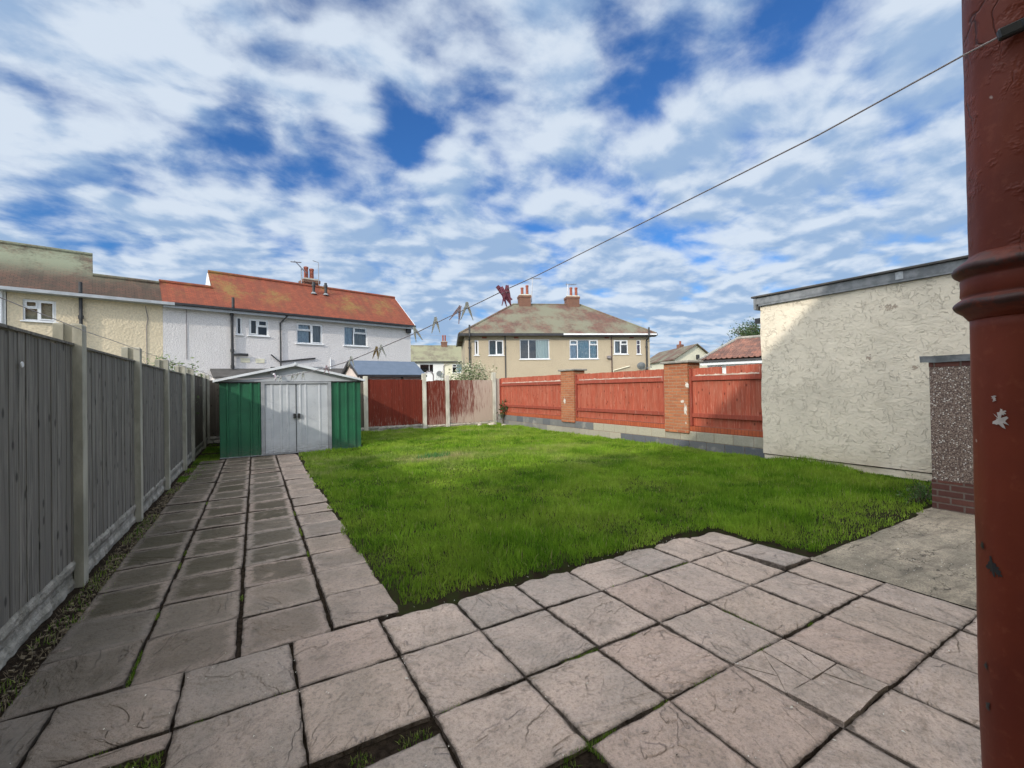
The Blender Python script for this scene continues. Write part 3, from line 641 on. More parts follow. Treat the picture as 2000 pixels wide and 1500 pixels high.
def rockboard(mb,a0,a1,face,z0,z1,along='y',sgn=1,th=.04):
    n=max(4,int((a1-a0)/.035)); m=7
    def f(i,j):
        a=a0+(a1-a0)*i; z=z0+(z1-z0)*j
        st=.5+.5*noise.noise((a*5,z*9,4)); cell=abs((a*3.1+.5*(int(j*2)%2))%1-.5)
        d=.028*min(1,st*1.3)*(1 if 0<j<1 else .2)*(min(1,cell*9+.1))+.006*noise.noise((a*30,z*30,2))
        if abs(j-.5)<.08: d*=.25
        p=face+sgn*d
        return (p,a,z) if along=='y' else (a,p,z)
    mb.sheet(f,n,m)
    if along=='y': mb.box(min(face,face-sgn*th),max(face,face-sgn*th)-.002,a0,a1,z0,z1)
    else: mb.box(a0,a1,min(face,face-sgn*th)+.002,max(face,face-sgn*th),z0,z1)

# ------------------------------------------------------------------ left fence (runs along the path)
def left_fence():
    T=thing('board_fence','tall weathered grey vertical board fence with concrete posts along the left of the path','fence',(-1.28,8,0))
    pv=[.75,2.80,4.86,6.92,8.93,10.97,12.36,14.95,16.3]; zt=[1.93,1.93,1.92,1.90,1.90,1.93,1.95,1.93,]
    for i,v in enumerate(pv):
        mb=MB(); hpost(mb,-1.285,v,-.1,2.07+random.uniform(-.015,.015)-(.02 if i==4 else 0)); mb.build('concrete_post',M_conc,T)
    for i in range(len(pv)-1):
        a,b=pv[i]+.035,pv[i+1]-.035; B=Boards(); y=a; mat=M_fgrey if i<6 else M_fdark
        zt_=1.90+[0,.0,-.005,-.015,-.01,.02,.03,.02][i]; zb=.20 if i!=3 else .16; wdt=.112
        tlt=random.uniform(-.006,.006)
        while y<b-.03:
            w=min(wdt*random.uniform(.8,1.25),b-y); zz=zt_+random.uniform(-.012,.008)+tlt*(y-a)
            def f(y=y,w=w,zz=zz):
                x0=-1.262; sl=random.uniform(-.003,.003)
                # feather-edge: thick edge nearer the eye laps the thin one
                B.prism([(x0-.006+sl,y-.012),(x0+.0045+sl,y-.012),(x0+.001+sl*.5,y+w),(x0-.006,y+w)],'z',zb+random.uniform(-.01,.006),zz)
            B.board(f); y+=w
        p=B.done('fence_panel',mat,T)
        r=Boards(); r.board(lambda:r.box(-1.31,-1.245,a,b,zt_+.004,zt_+.022)); r.done('capping',mat,T)
        for z in (.45,1.1,1.72): r=Boards(); r.board(lambda:r.box(-1.315,-1.27,a,b,z-.03,z+.03)); r.done('rail',mat,T)
        g=MB(); rockboard(g,a,b,-1.27,-.06,.205,'y',1); g.build('gravel_board',M_rockboard,T,smooth=False)
    mb=MB(); c=onu(42,712,-1.244); mb.lathe([(0,0),(.017,0),(.019,.002),(.017,.006),(0,.006)],(0,0,0),20)
    mb.v=[(c.x+z,c.y+x,c.z+y) for x,y,z in mb.v]; mb.build('white_cap',M_white,T)
left_fence()

# ------------------------------------------------------------------ far fence behind the lawn
def far_fence():
    V=16.3
    T=thing('painted_board_fence','back fence of peeling dark red vertical boards between pale concrete posts','fence',(4,V,0))
    for u,z,m in ((-.35,1.95,M_conc),(1.4,1.95,M_conc),(3.42,2.02,M_concpale),(5.60,2.12,M_concpale),(6.54,2.06,M_concpale),(8.62,2.17,M_concpale)):
        mb=MB(); hpost(mb,u,V,-.1,z,'x',D=.15,Wd=.14); mb.build('concrete_post',m,T)
    def panel(a,b,z0,z1,mat,wear=lambda t:0,bow=0,drop=0,w=.085):
        B=Boards(); x=a
        while x<b-.02:
            ww=min(w*random.uniform(.85,1.15),b-x); t=(x-a)/(b-a); zz=z1+random.uniform(-.012,.012)+drop*t; zb=z0+bow*(t-.5)**2+random.uniform(-.01,.01)
            B.board(lambda:B.prism([(x-.008,V-.026),(x+ww,V-.014),(x+ww,V+.002),(x-.008,V+.002)],'z',zb,zz),wear(t)); x+=ww
        p=B.done('fence_panel',mat,T)
        for z in (.4,1.0,1.6): r=Boards(); r.board(lambda:r.box(a,b,V+.004,V+.045,z,z+.06)); r.done('rail',mat,T)
        return p
    panel(-1.2,-.42,.15,1.9,M_fdark); panel(-.28,1.33,.15,1.9,M_fdark); panel(1.47,3.35,.15,1.9,M_fdark)
    panel(3.49,5.53,.20,1.90,M_fred,lambda t:.0)
    panel(5.67,6.47,.14,1.83,M_fred,lambda t:.35+.2*t,drop=.03)
    panel(6.61,8.55,.14,1.86,M_fbleach,lambda t:-.35+1.05*min(1,max(0,t-.12)*1.5)-.25*(abs(t-.5)<.06),bow=.12)
    panel(8.70,9.30,.18,1.92,M_fbleach,lambda t:.9)
    for a,b in ((-1.2,-.42),(-.28,1.33),(1.47,3.35),(3.49,5.53),(5.67,6.47),(6.61,8.55)):
        mb=MB(); rockboard(mb,a,b,V-.03,-.06,.19 if b<5.6 else .13,'x',-1); mb.build('gravel_board',M_stone if b>5.6 else M_rockboard,T)
far_fence()
def rock(loc,size,label,mat=M_stone,seed=0,name='rubble_stone',cat='stone',sub=3):
    import bmesh
    bm=bmesh.new(); bmesh.ops.create_icosphere(bm,subdivisions=sub,radius=1)
    for v in bm.verts:
        p=v.co.copy(); k=1+.28*noise.noise(p*1.3+Vector((seed,0,0)))+.08*noise.noise(p*4+Vector((seed,3,0))); v.co=Vector((p.x*size[0],p.y*size[1],p.z*size[2]))*k
    me=bpy.data.meshes.new(name); bm.to_mesh(me); bm.free(); me.materials.append(mat); o=bpy.data.objects.new(name,me); C.objects.link(o); o.location=(loc[0],loc[1],loc[2]+size[2]*.35)
    for p in me.polygons: p.use_smooth=True
    tag(o,label,cat); return o
rock((8.25,15.75,0),(.21,.15,.10),'large pale rounded stone in the far corner below the last post',seed=3)
rock((7.80,16.0,0),(.10,.08,.08),'small pale stone at the foot of the bleached panel, left of the large stone',seed=9)
rock((8.48,15.2,0),(.12,.10,.07),'low pale stone against the end of the block wall, nearest the lawn',seed=14)
rock((7.15,15.35,.02),(.13,.09,.05),'small black lump lying on the grass before the bleached panel',mat=M_black,seed=21,name='black_lump',cat='debris')

# ------------------------------------------------------------------ brick and panel wall on the right
def right_wall():
    T=thing('brick_and_panel_wall','salmon red timber panels with orange brick piers on a low concrete block wall','wall',(8.85,10,0))
    # blockwork, two courses, every block with its own tone
    v0,v1=5.0,16.1; B=Boards(); L=.445
    for r_,(z0,z1) in enumerate(((-.08,.205),(.213,.425))):
        y=v0-(.2 if r_ else 0)
        while y<v1:
            a,b=max(y,v0),min(y+L,v1)
            if b-a>.02:
                t=(y-v0)/(v1-v0)
                if r_==0: tn=.08 if t<.34 else (.9 if .36<t<.40 else (.62 if t<.68 else .3))
                else: tn=.80 if t<.44 else .1
                tn+=random.uniform(-.12,.12)
                bb=len(B.v); B.bbox(8.70,8.9,a+.004,b-.004,z0,z1,.006); n=len(B.v)-bb; B.t+=[tn]*n; B.w+=[0]*n
            y+=L
    B.done('block_base',M_block,T)
    mb=MB(); mb.box(8.712,8.89,v0,v1,-.08,.424); mb.build('mortar',M_mortar,T)
    piers=((6.76,7.44),(10.98,11.66))
    spans=((5.0,6.76,1.90),(7.44,10.98,1.905),(11.66,15.95,1.92))
    for a,b,_ in spans:
        mb=MB(); mb.box(8.715,8.885,a,b,.427,.545); mb.build('brick_edge_course',M_brickedge,T)
    for a,b in piers:
        mb=MB(); mb.box(8.66,9.1,a,b,.38,2.02); p=mb.build('brick_pier',M_brickor,T)
        mb=MB(); mb.bbox(8.60,9.16,a-.07,b+.07,2.022,2.075,.008); mb.build('pier_cap',M_capstone,p)
    M_patch=simple('white_render_patch',(.62,.58,.52),(.5,.45,.38),30,.95)
    def patch(px,py,rz,ry,seed):
        c=onu(px,py,8.66); mb=MB(); mb.add([(8.655,c.y+ry*math.cos(2*PI*k/22)*(.9+1.1*noise.noise((k*.9,seed,0))),c.z+rz*math.sin(2*PI*k/22)*(.9+1.1*noise.noise((k*.9,seed,0)))) for k in range(22)],[tuple(range(22))]); mb.build('mortar_patch',M_patch,T)
    patch(1342,752,.07,.05,1); patch(1333,784,.04,.05,2); patch(1339,800,.13,.045,3); patch(1340,826,.03,.02,6); patch(1103,783,.09,.06,4)
    for si,(a,b,zt) in enumerate(spans):
        a0,b0=a+.015,b-.015; B=Boards(); y=a0
        while y<b0-.02:
            w=min(.105*random.uniform(.9,1.1),b0-y); zz=zt+random.uniform(-.006,.006)-.02*(si==0)*(y-a)/(b-a)
            if si==0 and 5.86<y+w/2<5.99: zz=1.70
            B.board(lambda:B.box(8.765+random.uniform(-.002,.002),8.785,y+.001,y+w-.0015,.56,zz),.0); y+=w
        B.done('timber_panel',M_fbright,T)
        for nm,bb_ in (('rail',(8.715,8.765,a0+.05,b0-.05,1.60,1.70)),('rail',(8.715,8.765,a0+.05,b0-.05,.76,.85)),('side_post',(8.70,8.79,a0,a0+.045,.56,zt-.02)),('side_post',(8.70,8.79,b0-.045,b0,.56,zt-.02))):
            r=Boards(); r.board(lambda:r.box(*bb_)); r.done(nm,M_frail,T)
        # bare timber where the paint has worn off above the top rail
        n=90; pts=[(a0+.12+(b0-a0-.24)*k/n) for k in range(n+1)]
        lo=[1.703]*(n+1); hi=[1.725+.035*abs(noise.noise((p*5,si,2)))+.035*max(0,noise.noise((p*22,si,7))) for p in pts]
        mb=MB(); vs=[(8.7615,p,z) for p,z in zip(pts,lo)]+[(8.7615,p,z) for p,z in zip(pts,hi)]
        mb.add(vs,[(k,k+1,n+2+k,n+1+k) for k in range(n)]); mb.add([(8.712,p,1.7035) for p in pts]+[(8.763,p,1.7035) for p in pts],[(k,k+1,n+2+k,n+1+k) for k in range(n)])
        mb.build('bare_strip',M_worn,T)
right_wall()

# ------------------------------------------------------------------ rendered garage on the right
def garage():
    T=thing('rendered_garage','flat roofed garage with trowelled cream render and dark fascia on the right','garage',(8.6,1,0))
    def f(a,b):
        y=-2.5+a*7.5; z=.14+b*2.88; e=.012 if .01<a<.99 else 0
        dx=.010*noise.noise((y*1.7,z*1.7,1))+.005*noise.noise((y*6,z*6,2))
        return (8.60+dx,y+(.03*noise.noise((z*1.3,2,0))+.012*noise.noise((z*7,2,0)) if a==1 else 0),z)
    mb=MB(); mb.sheet(f,150,60); mb.box(8.625,12.5,-2.5,4.98,-.1,3.02); mb.build('wall',M_trowel,T,smooth=False)
    def g(a,b):
        y=-2.5+a*7.46; z=-.12+b*.25; return (8.575+.012*noise.noise((y*2,z*3,5))+.006*noise.noise((y*9,z*9,5)),y,z)
    mb=MB(); mb.sheet(g,120,8); mb.build('plinth',M_trowel,T); mb=MB(); mb.box(8.568,8.60,-2.5,4.97,.131,.140); mb.build('plinth_shadow_joint',M_soil,T)  # dark strip draws the groove and the plinth's shadow line in colour
    mb=MB(); mb.box(8.545,8.59,-2.6,5.06,3.06,3.185); mb.box(8.53,12.6,5.04,5.085,2.96,3.185); mb.box(8.55,8.565,-2.6,5.0,3.02,3.075); mb.build('fascia',M_lead,T)
    mb=MB(); mb.bbox(8.50,12.65,-2.65,5.12,3.19,3.225,.006); mb.build('roof',M_felt,T)
    mb=MB(); p=onu(1757,537,8.545); mb.box(8.538,8.5435,p.y-.045,p.y+.05,3.062,3.18); mb.build('fascia_patch',simple('bright_lead',(.42,.44,.46),(.3,.32,.34),20,.5),T)
    c=onu(1489,630,8.6)
    mb=MB(); mb.box(8.62,8.74,5.02,5.12,2.70,2.80); mb.build('bracket',M_black,T)
garage()
def outhouse():
    T=thing('pebbledashed_outhouse','low pebbledashed outhouse end with lead flashing and plum brick base beside the drainpipe','outhouse',(6.9,1,0))
    x=6.9; 
    mb=MB(); mb.box(x,8.55,-1.5,2.01,.335,1.66); mb.box(x-.006,8.55,-1.5,1.995,.337,1.655); mb.build('wall',M_pebble,T)
    mb=MB(); mb.box(x-.012,8.55,-1.5,2.012,-.1,.334); mb.build('brick_base',M_brickdark,T)
    mb=MB(); mb.box(x-.008,8.55,-1.5,2.012,1.662,1.735); mb.build('brick_top_course',M_brickdark,T)
    mb=MB()
    def f(a,b):
        y=-1.5+a*3.58; z=1.715+b*.075; return (x-.035-.012*b+.012*noise.noise((y*6,z*9,1)),y,z+.012*noise.noise((y*5,1,1)))
    mb.sheet(f,50,3); mb.sheet(lambda a,b:(x-.047+b*.9,-1.5+a*3.56,1.79+.02*b+.012*noise.noise((a*18,1,1))),50,3); mb.build('lead_flashing',M_lead,T,fix=False)
outhouse()

# ------------------------------------------------------------------ house behind the viewer, its wall corner and the soil pipe
def own_house():
    T=thing('rear_house','tall cream house whose shadow falls over the patio','house',(0,-3,0))
    mb=MB(); mb.box(-10,.55,-7.5,-.62,0,6.9); mb.box(.80,5.5,-7.5,.085,0,2.9); mb.box(.55,5.5,-7.5,-.62,0,6.9); mb.build('wall',M_creamwall,T)
    mb=MB(); mb.prism([(-.32,6.98),(-7.8,6.98),(-4.1,9.3)],'x',-10.3,5.8); mb.build('roof',M_roofred,T)
    mb=MB(); mb.tube([(-10.3,-.30,7.02),(5.8,-.30,7.02)],.06,8); mb.build('gutter',M_black,T)
own_house()
def unseen_shade_block():  # added out of view to block sky light from the left paving
    T=thing('unseen_shade_block','unseen cream block added beyond the grey fence to shade the left paving','house',(-3.5,1,0))
    mb=MB(); mb.box(-6.5,-1.75,-.62,2.6,0,2.85); mb.build('wall',M_cream,T); mb=MB(); mb.bbox(-6.6,-1.68,-.62,2.68,2.852,3.0,.01); mb.build('roof',M_felt,T)
unseen_shade_block()
def pipemat():
    m,t,b=newmat('peeling_red_paint'); b.inputs['Roughness'].default_value=.55; b.inputs['Specular IOR Level'].default_value=.28
    tc=t('ShaderNodeTexCoord').outputs['Object']
    w=t('ShaderNodeTexNoise'); t.put(w.inputs['Vector'],tc); w.inputs['Scale'].default_value=9; w.inputs['Detail'].default_value=4
    q=t.vm('ADD',tc,t.vm('SCALE',t.vm('SUBTRACT',w.outputs['Color'],(.5,.5,.5)),scale=.09))
    v=t('ShaderNodeTexVoronoi',in_Vector=t.vm('MULTIPLY',q,(1,1,.45)),in_Scale=17); v.feature='DISTANCE_TO_EDGE'
    sp=t('ShaderNodeSeparateXYZ',i0=t('ShaderNodeNewGeometry').outputs['Position'])
    n=t.noise(tc,11,5,.65); n2=t.noise(tc,3.3,4,.6); n3=t.noise(tc,70,4,.6)
    upz=t.ramp(sp.outputs[2],1.62,1.75)          # flaking is on the upper length and about the collar
    crack=t.math('MULTIPLY',t.ramp(v.outputs['Distance'],0.,.022,1.,0.),t.math('MULTIPLY',t.ramp(n,.48,.56),upz))
    c=t.mix(t.ramp(n2,.35,.65),(.18,.034,.015),(.12,.022,.012)); c=t.mix(t.math('MULTIPLY',t.ramp(n3,.55,.75),.25),c,(.30,.09,.05))
    c=t.mix(t.math('MULTIPLY',t.ramp(n,.645,.70),t.ramp(t.noise(tc,4.,3,.5),.52,.6)),c,(.045,.018,.018))
    c=t.mix(t.math('MULTIPLY',crack,.85),c,(.04,.012,.01))
    at=t('ShaderNodeAttribute'); at.attribute_name='wear'
    c=t.mix(t.math('MULTIPLY',at.outputs['Fac'],t.ramp(t.noise(tc,24,5,.7),.40,.52)),c,(.040,.025,.024))
    spot=t.ramp(t.noise(tc,42,2,.4),.745,.77); c=t.mix(t.math('MULTIPLY',spot,.7),c,(.5,.42,.38))
    t.put(b.inputs['Base Color'],c)
    flake=t.math('MULTIPLY',t.math('MULTIPLY',t.ramp(v.outputs['Distance'],0.,.035,0.,1.),t.ramp(n,.45,.55)),upz)
    bumpit(t,b,t.math('ADD',t.math('ADD',t.math('MULTIPLY',flake,.8),t.math('MULTIPLY',n,.35)),t.math('MULTIPLY',n3,.18)),.6,.0025)
    return m
def soil_pipe():
    ax=(.889,.158); r=.0545
    T=thing('soil_pipe','thick peeling red painted drainpipe with a collar at the right edge','pipe',(ax[0],ax[1],0))
    mp=pipemat(); 
    def tube(prof,name,wear):
        mb=MB(); seg=64; rings=[]; wl=[]
        for rr,z,w_ in prof:
            ring=[]
            for k in range(seg):
                a=2*PI*k/seg; rad=rr+.0012*noise.noise((math.cos(a)*3,math.sin(a)*3,z*6))+.0006*noise.noise((math.cos(a)*9,math.sin(a)*9,z*30))
                ring.append((ax[0]+rad*math.cos(a),ax[1]+rad*math.sin(a),z+.003*noise.noise((math.cos(a)*2,math.sin(a)*2,3))*w_)); wl.append(w_)
            rings.append(ring)
        mb.loft(rings,True,True); o=mb.build(name,mp,T,smooth=True); setattr_faces(o,wl,'wear'); return o
    tube([(r,z,0) for z in np.arange(-.02,1.575,.015)]+[(r,1.59,0)],'pipe',0)
    tube([(r-.001,z,0) for z in np.arange(1.66,3.0,.012)]+[(r-.001,3.0,0)],'pipe',0)
    # collar: rolled bead, neck and lower bead
    zc=1.0
    pr=[]
    def bead(z,R0,R1,h,w): return [(R0+(R1-R0)*math.sin(PI*k/10),z-h/2+h*k/10,w if 2<k<8 else w*.4) for k in range(11)]
    tube([(r+.001,1.583,0)]+bead(1.603,r+.007,r+.0165,.022,.85)+[(r+.009,1.617,.1),(r+.0085,1.63,0),(r+.009,1.638,.1)]+bead(1.652,r+.008,r+.017,.022,.85)+[(r+.002,1.668,.6),(r-.001,1.672,.3)],'collar',1)
    # pale chip where the paint is gone
    M_chip=simple('chipped_pale_primer',(.55,.50,.47),(.42,.38,.36),60,.8)
    def chip(px,py,w,h,seed):
        d=ray(px,py); # sight line to the pipe surface
        a=d.x**2+d.y**2; bq=-2*(d.x*ax[0]+d.y*ax[1]); cq=ax[0]**2+ax[1]**2-(r+.0016)**2; dt=bq*bq-4*a*cq
        if dt<0: return
        s_=(-bq-math.sqrt(dt))/(2*a); p=EYE+d*s_; th=math.atan2(p.y-ax[1],p.x-ax[0]); mb=MB(); ring=[]
        for k in range(26):
            q=2*PI*k/26; m=.85+.9*noise.noise((math.cos(q)*2.2,math.sin(q)*2.2,seed))+.5*noise.noise((math.cos(q)*6,math.sin(q)*6,seed)); aa=th+w*math.cos(q)*m/r; ring.append((ax[0]+(r+.0014)*math.cos(aa),ax[1]+(r+.0014)*math.sin(aa),p.z+h*math.sin(q)*m))
        cx=(ax[0]+(r+.0016)*math.cos(th),ax[1]+(r+.0016)*math.sin(th),p.z); mb.add([cx]+ring,[(0,1+k,1+(k+1)%26) for k in range(26)]); mb.build('paint_chip',M_chip if seed<50 else M_black,T)
    chip(1952,820,.0085,.012,3.3); chip(1958,805,.003,.004,7.7); chip(1942,780,.002,.003,9.1); chip(1940,775,.002,.002,2.5)
    chip(1938,1108,.007,.010,54.2); chip(1950,1118,.004,.006,57.1); chip(1918,1065,.003,.006,61.); chip(1925,1300,.003,.005,66.); chip(1928,1378,.004,.006,71.)
    # bracket to the wall
    for z in (.5,2.4): mb=MB(); mb.box(ax[0]-.02,ax[0]+.02,.09,ax[1]-r+.004,z,z+.04); mb.build('bracket',mp,T)
    return ax,r
ax,pr_=soil_pipe()

# ------------------------------------------------------------------ washing lines and pegs
cl=EYE+ray(1994,50)*.548
mb=MB(); M4=Matrix.Translation(cl)@(Vector((-.12,.30,-.05)).to_track_quat('X','Z').to_matrix().to_4x4())
mb.bbox(-.011,.020,-.005,.005,-.007,.007,.002,M=M4); mb.tube([cl+Vector((-.004,0,0)),cl+Vector((.03,-.02,.006))],.005,8)
tag(mb.build('line_tightener',M_black),'small black line tightener strapped to the red drainpipe','line fitting')
ANCH=onv(421,739,12.04)
# the long span lies in one upright plane from the pipe to the shed corner
nA=Vector((ANCH.y-cl.y,-(ANCH.x-cl.x),0)).normalized()
def onA(px,py,off=0): d=ray(px,py); return EYE+d*(((cl-EYE).dot(nA)+off)/d.dot(nA))
lineA=[(1882,108),(1600,263),(1300,413),(1045,540),(985,567),(930,594),(870,622),(815,649),(770,668),(735,683),(685,704),(640,718),(600,727),(560,734),(520,738.5),(480,740.5),(450,740)]
ptsA=[cl]+[onA(*p) for p in lineA]+[ANCH]
mb=MB(); mb.tube(ptsA,[.0012]*5+[.0015]*3+[.002]*3+[.0028]*(len(ptsA)-11),6); tag(mb.build('washing_line',M_rope),'long thin washing line sloping from the red drainpipe to the shed','washing line')
lineB=[(424,734),(400,728),(361,716.5),(320,701),(273,684),(220,665),(169,648),(114,626),(52,602),(0,581),(-120,534)]
v2=[11.9,11.4,10.6,9.5,8.3,6.9,5.8,4.9,4.1,3.55,2.7]
ptsB=[ANCH]+[onv(x,y,v) for (x,y),v in zip(lineB,v2)]
uu=lambda i:ANCH.x+(-1.10-ANCH.x)*min(1,(12.04-v2[i])/4.)
ptsB=[ANCH]+[onu(x,y,uu(i)) for i,(x,y) in enumerate(lineB)]
ptsB=[ptsB[0]]+[p for p in ptsB[1:] if 0<p.y<12.04]
mb=MB(); mb.tube(ptsB,[.004]*3+[.0025]*(len(ptsB)-3),6); tag(mb.build('washing_line',M_rope),'pale washing line running close above the left grey fence to the shed','washing line')
def peg(px,py,mat,label,ang=0,roll=0,L=.064,spread=.34,off=0,group='clothes pegs hanging on the washing line'):
    p=onA(px,py,off)
    T=thing('clothes_peg',label,'clothes peg',p,ang if ang else .0001,group,local=True); T.rotation_euler=(0,roll,ang)
    for s_ in (-1,1):
        mb=MB(); prof=[]
        for k in range(11):
            t=k/10; z=.022-L*t; x=s_*(.0026+.0155*(spread/.4)*max(0,t-.18)/.82); w=.0042; h=.0014+.0030*math.sin(PI*min(1,t*1.15+.05))**.8
            prof.append([(x-h,-w,z),(x+h,-w,z),(x+h,w,z),(x-h,w,z)])
        mb.loft(prof); mb.build('prong',mat,T)
    mb=MB(); mb.tube([(-.006,-.005,.0),(.006,-.005,.0),(.0065,.005,.0),(-.0065,.005,.0),(-.006,-.005,.0)],.0009,5); mb.build('spring',M_metal,T)
    return T
yA=math.atan2(nA.y,nA.x)+PI/2*0
FA=-YAW
peg(990,571,M_pegp,'deep pink peg, right one of the crossed pink cluster',FA+.1,.05,spread=.30)
peg(984,573,M_pegp,'deep pink peg in the middle of the crossed pink cluster',FA-.2,-.35,spread=.10)
peg(980,569,M_pegp,'deep pink peg tilted furthest left in the pink cluster',FA+.2,-.75,spread=.10)
peg(912,602,M_pegw,'white peg opened wide, next left from the pink cluster',FA+.1,.02,spread=.5)
peg(895,608,M_pegpp,'pale peg tilted to the right, second left from the pink cluster',FA+.2,.38,spread=.4)
peg(851,630,M_pegw,'white peg hanging upright against the sky, third left from the pink cluster',FA+.1,0,spread=.35)
peg(812,648,M_pegw,'pale translucent peg at the corner of the red roof',FA+.3,-.35,spread=.3)
peg(745,682,M_pegw,'white peg beside the wooden peg, before the grey house wall',FA+.1,-.1,spread=.42)
peg(735,685,M_pegy,'yellowish wooden peg before the grey house wall',FA+.1,.12,spread=.3)
peg(686,703,M_pegw,'faint white peg at the ridge of the slate blue shed roof',FA+.1,.05,spread=.42)
peg(638,720,M_pegpp,'pale pink peg at the right slope of the green shed roof',FA+.4,0,spread=.4)
peg(592,731,M_pegw,'upright white peg, rightmost of three before the shed gable',FA+.2,0,spread=.2)
peg(580,732,M_pegw,'white peg tilted, middle of three before the shed gable',FA+.2,.7,spread=.3)
peg(571,735,M_pegw,'white peg, leftmost of three before the shed gable',FA+.2,0,spread=.3)
peg(548,738,M_pegw,'white peg, rightmost of the bunch under the shed lamp',FA+.2,.1,spread=.3)
peg(541,737,M_pegw,'white peg in the middle of the bunch under the shed lamp',FA+.8,.5,spread=.3)
peg(537,735,M_pegpp,'cream peg, leftmost of the bunch under the shed lamp',FA-.6,-.5,spread=.3)

# ------------------------------------------------------------------ metal shed
def shed():
    V0,V1=12.1,16.12; u0,u1=-.70,2.41; ze=1.78; uc_,za=.86,2.17
    T=thing('metal_shed','green metal garden shed with pale grey sliding doors and low gable roof','shed',(uc_,V0,0))
    def metal(name,c1,c2,rough=.45,scr=None):
        m,t,b=newmat(name); b.inputs['Roughness'].default_value=rough; b.inputs['Specular IOR Level'].default_value=.5
        tc=t('ShaderNodeTexCoord').outputs['Object']; n=t.noise(tc,2.2,5,.6); n2=t.noise(t.vm('MULTIPLY',tc,(1,1,6)),9,4,.65)
        c=t.mix(t.ramp(n,.35,.65),c1,c2); sp=t('ShaderNodeSeparateXYZ',i0=tc)
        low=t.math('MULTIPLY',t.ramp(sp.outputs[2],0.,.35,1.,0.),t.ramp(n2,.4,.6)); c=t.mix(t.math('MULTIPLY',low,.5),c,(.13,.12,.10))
        if scr:
            k=t.noise(t.vm('MULTIPLY',tc,(2.2,1,15)),3.2,3,.6); a=t.ramp(t.math('ABSOLUTE',t.math('SUBTRACT',k,.5)),0.,.012,1.,0.); a=t.math('MULTIPLY',a,t.ramp(t.noise(tc,3.1,3,.5),.53,.6)); c=t.mix(t.math('MULTIPLY',a,.75),c,scr)
        t.put(b.inputs['Base Color'],c); bumpit(t,b,n2,.12,.004); return m
    Gm=metal('green_steel',(.020,.125,.062),(.017,.10,.052),.42,(.07,.20,.13)); Dm=metal('pale_grey_steel',(.50,.52,.54),(.43,.45,.475),.42,(.13,.135,.14)); Sm=metal('galvanised_trim',(.36,.37,.385),(.27,.28,.295),.4); Wm=metal('white_roof_trim',(.66,.68,.70),(.56,.58,.6),.4)
    # ribbed front sheets
    def ribbed(a,b,z0,z1,y,pitch,along='x',ribs=None,d=.028):
        mb=MB(); xs_=[a]; 
        k=a+pitch*.75 if ribs is None else None
        rl=ribs or []
        if ribs is None:
            while k<b-.05: rl.append(k); k+=pitch
        prof=[(a,0)]
        for r_ in rl: prof+=[(r_-.035,0),(r_-.022,-d),(r_+.008,-d),(r_+.018,0)]
        prof.append((b,0))
        P=[(x,y+dd) if along=='x' else (y+dd,x) for x,dd in prof]
        mb.loft([[(p[0],p[1],z0) for p in P],[(p[0],p[1],z1) for p in P]],False,False,closed=False); return mb
    ribbed(u0,.12,.0,ze-.03,V0,.25,ribs=[-.545,-.315,-.075,.095]).build('front_sheet',Gm,T)
    ribbed(1.66,u1,.0,ze-.03,V0,.2,ribs=[1.86,2.06,2.26]).build('front_sheet',Gm,T)
    for x,sg in ((u0,1),(u1,-1)): ribbed(V0,V1,0,ze-.03,x,.25,'y',d=.02*sg).build('side_sheet',Gm,T)
    mb=MB(); mb.box(u0,u1,V1,V1+.01,0,ze); mb.build('back_sheet',Gm,T)
    # door frame
    mb=MB(); mb.box(.12,.20,V0-.045,V0+.01,0,ze-.03); mb.box(1.60,1.68,V0-.045,V0+.01,0,ze-.03); mb.box(.20,1.60,V0-.05,V0+.01,ze-.075,ze-.028); mb.box(.20,1.60,V0-.05,V0+.01,0.,.03); mb.box(u0-.01,.12,V0-.03,V0+.0,0,.02); mb.build('door_frame',Sm,T)
    for a,b,rb in ((.205,.862,[.36,.55,.70]),(.878,1.595,[.98,1.10,1.42])):
        mb=ribbed(a,b,.035,ze-.08,V0-.022,.2,ribs=rb,d=.010)
        d=mb.build('sliding_door',Dm,T)
        hx=.835 if a<.5 else .93; mb=MB(); mb.bbox(hx-.03,hx+.025,V0-.075,V0-.034,.86,.97,.006); mb.build('handle',M_black,d)
        if a>.5:
            mb=MB(); mb.add([(hx+.05+.05*math.cos(k*.52),V0-.0345,.90+.05*math.sin(k*.52)*(1+.4*noise.noise((k,1,1)))) for k in range(12)],[tuple(range(12))]); mb.build('scuff',Sm,d)
    mb=MB(); mb.box(.863,.877,V0-.034,V0-.012,.03,ze-.08); mb.build('door_gap_strip',M_black,T)
    # gable
    mb=MB(); mb.prism([(u0-.02,ze-.03),(u1+.02,ze-.03),(u1+.02,ze+.0),(uc_,za-.02),(u0-.02,ze+.0)],'y',V0-.012,V0+.0); mb.build('gable_panel',Dm,T)
    mb=MB(); mb.box(u0-.02,u1+.02,V0-.03,V0-.013,ze-.045,ze-.018); mb.build('gable_rail',M_blackpaint,T)
    mb=MB(); 
    for s_,ue in ((-1,u0-.10),(1,u1+.08)):
        mb.add([(uc_,V0-.12,za+.03),(ue,V0-.12,ze+.015),(ue,V1+.06,ze+.015),(uc_,V1+.06,za+.03)],[(0,1,2,3)])
        mb.add([(uc_,V0-.12,za+.02),(ue,V0-.12,ze+.005),(ue,V1+.06,ze+.005),(uc_,V1+.06,za+.02)],[(0,1,2,3)])
        n=14
        for k in range(1,n):
            y=V0+k*(V1-V0)/n; mb.add([(uc_,y-.03,za+.032),(ue,y-.03,ze+.017),(ue,y,ze+.04),(uc_,y,za+.055),(ue,y+.03,ze+.017),(uc_,y+.03,za+.032)],[(0,1,2,3),(3,2,4,5)])
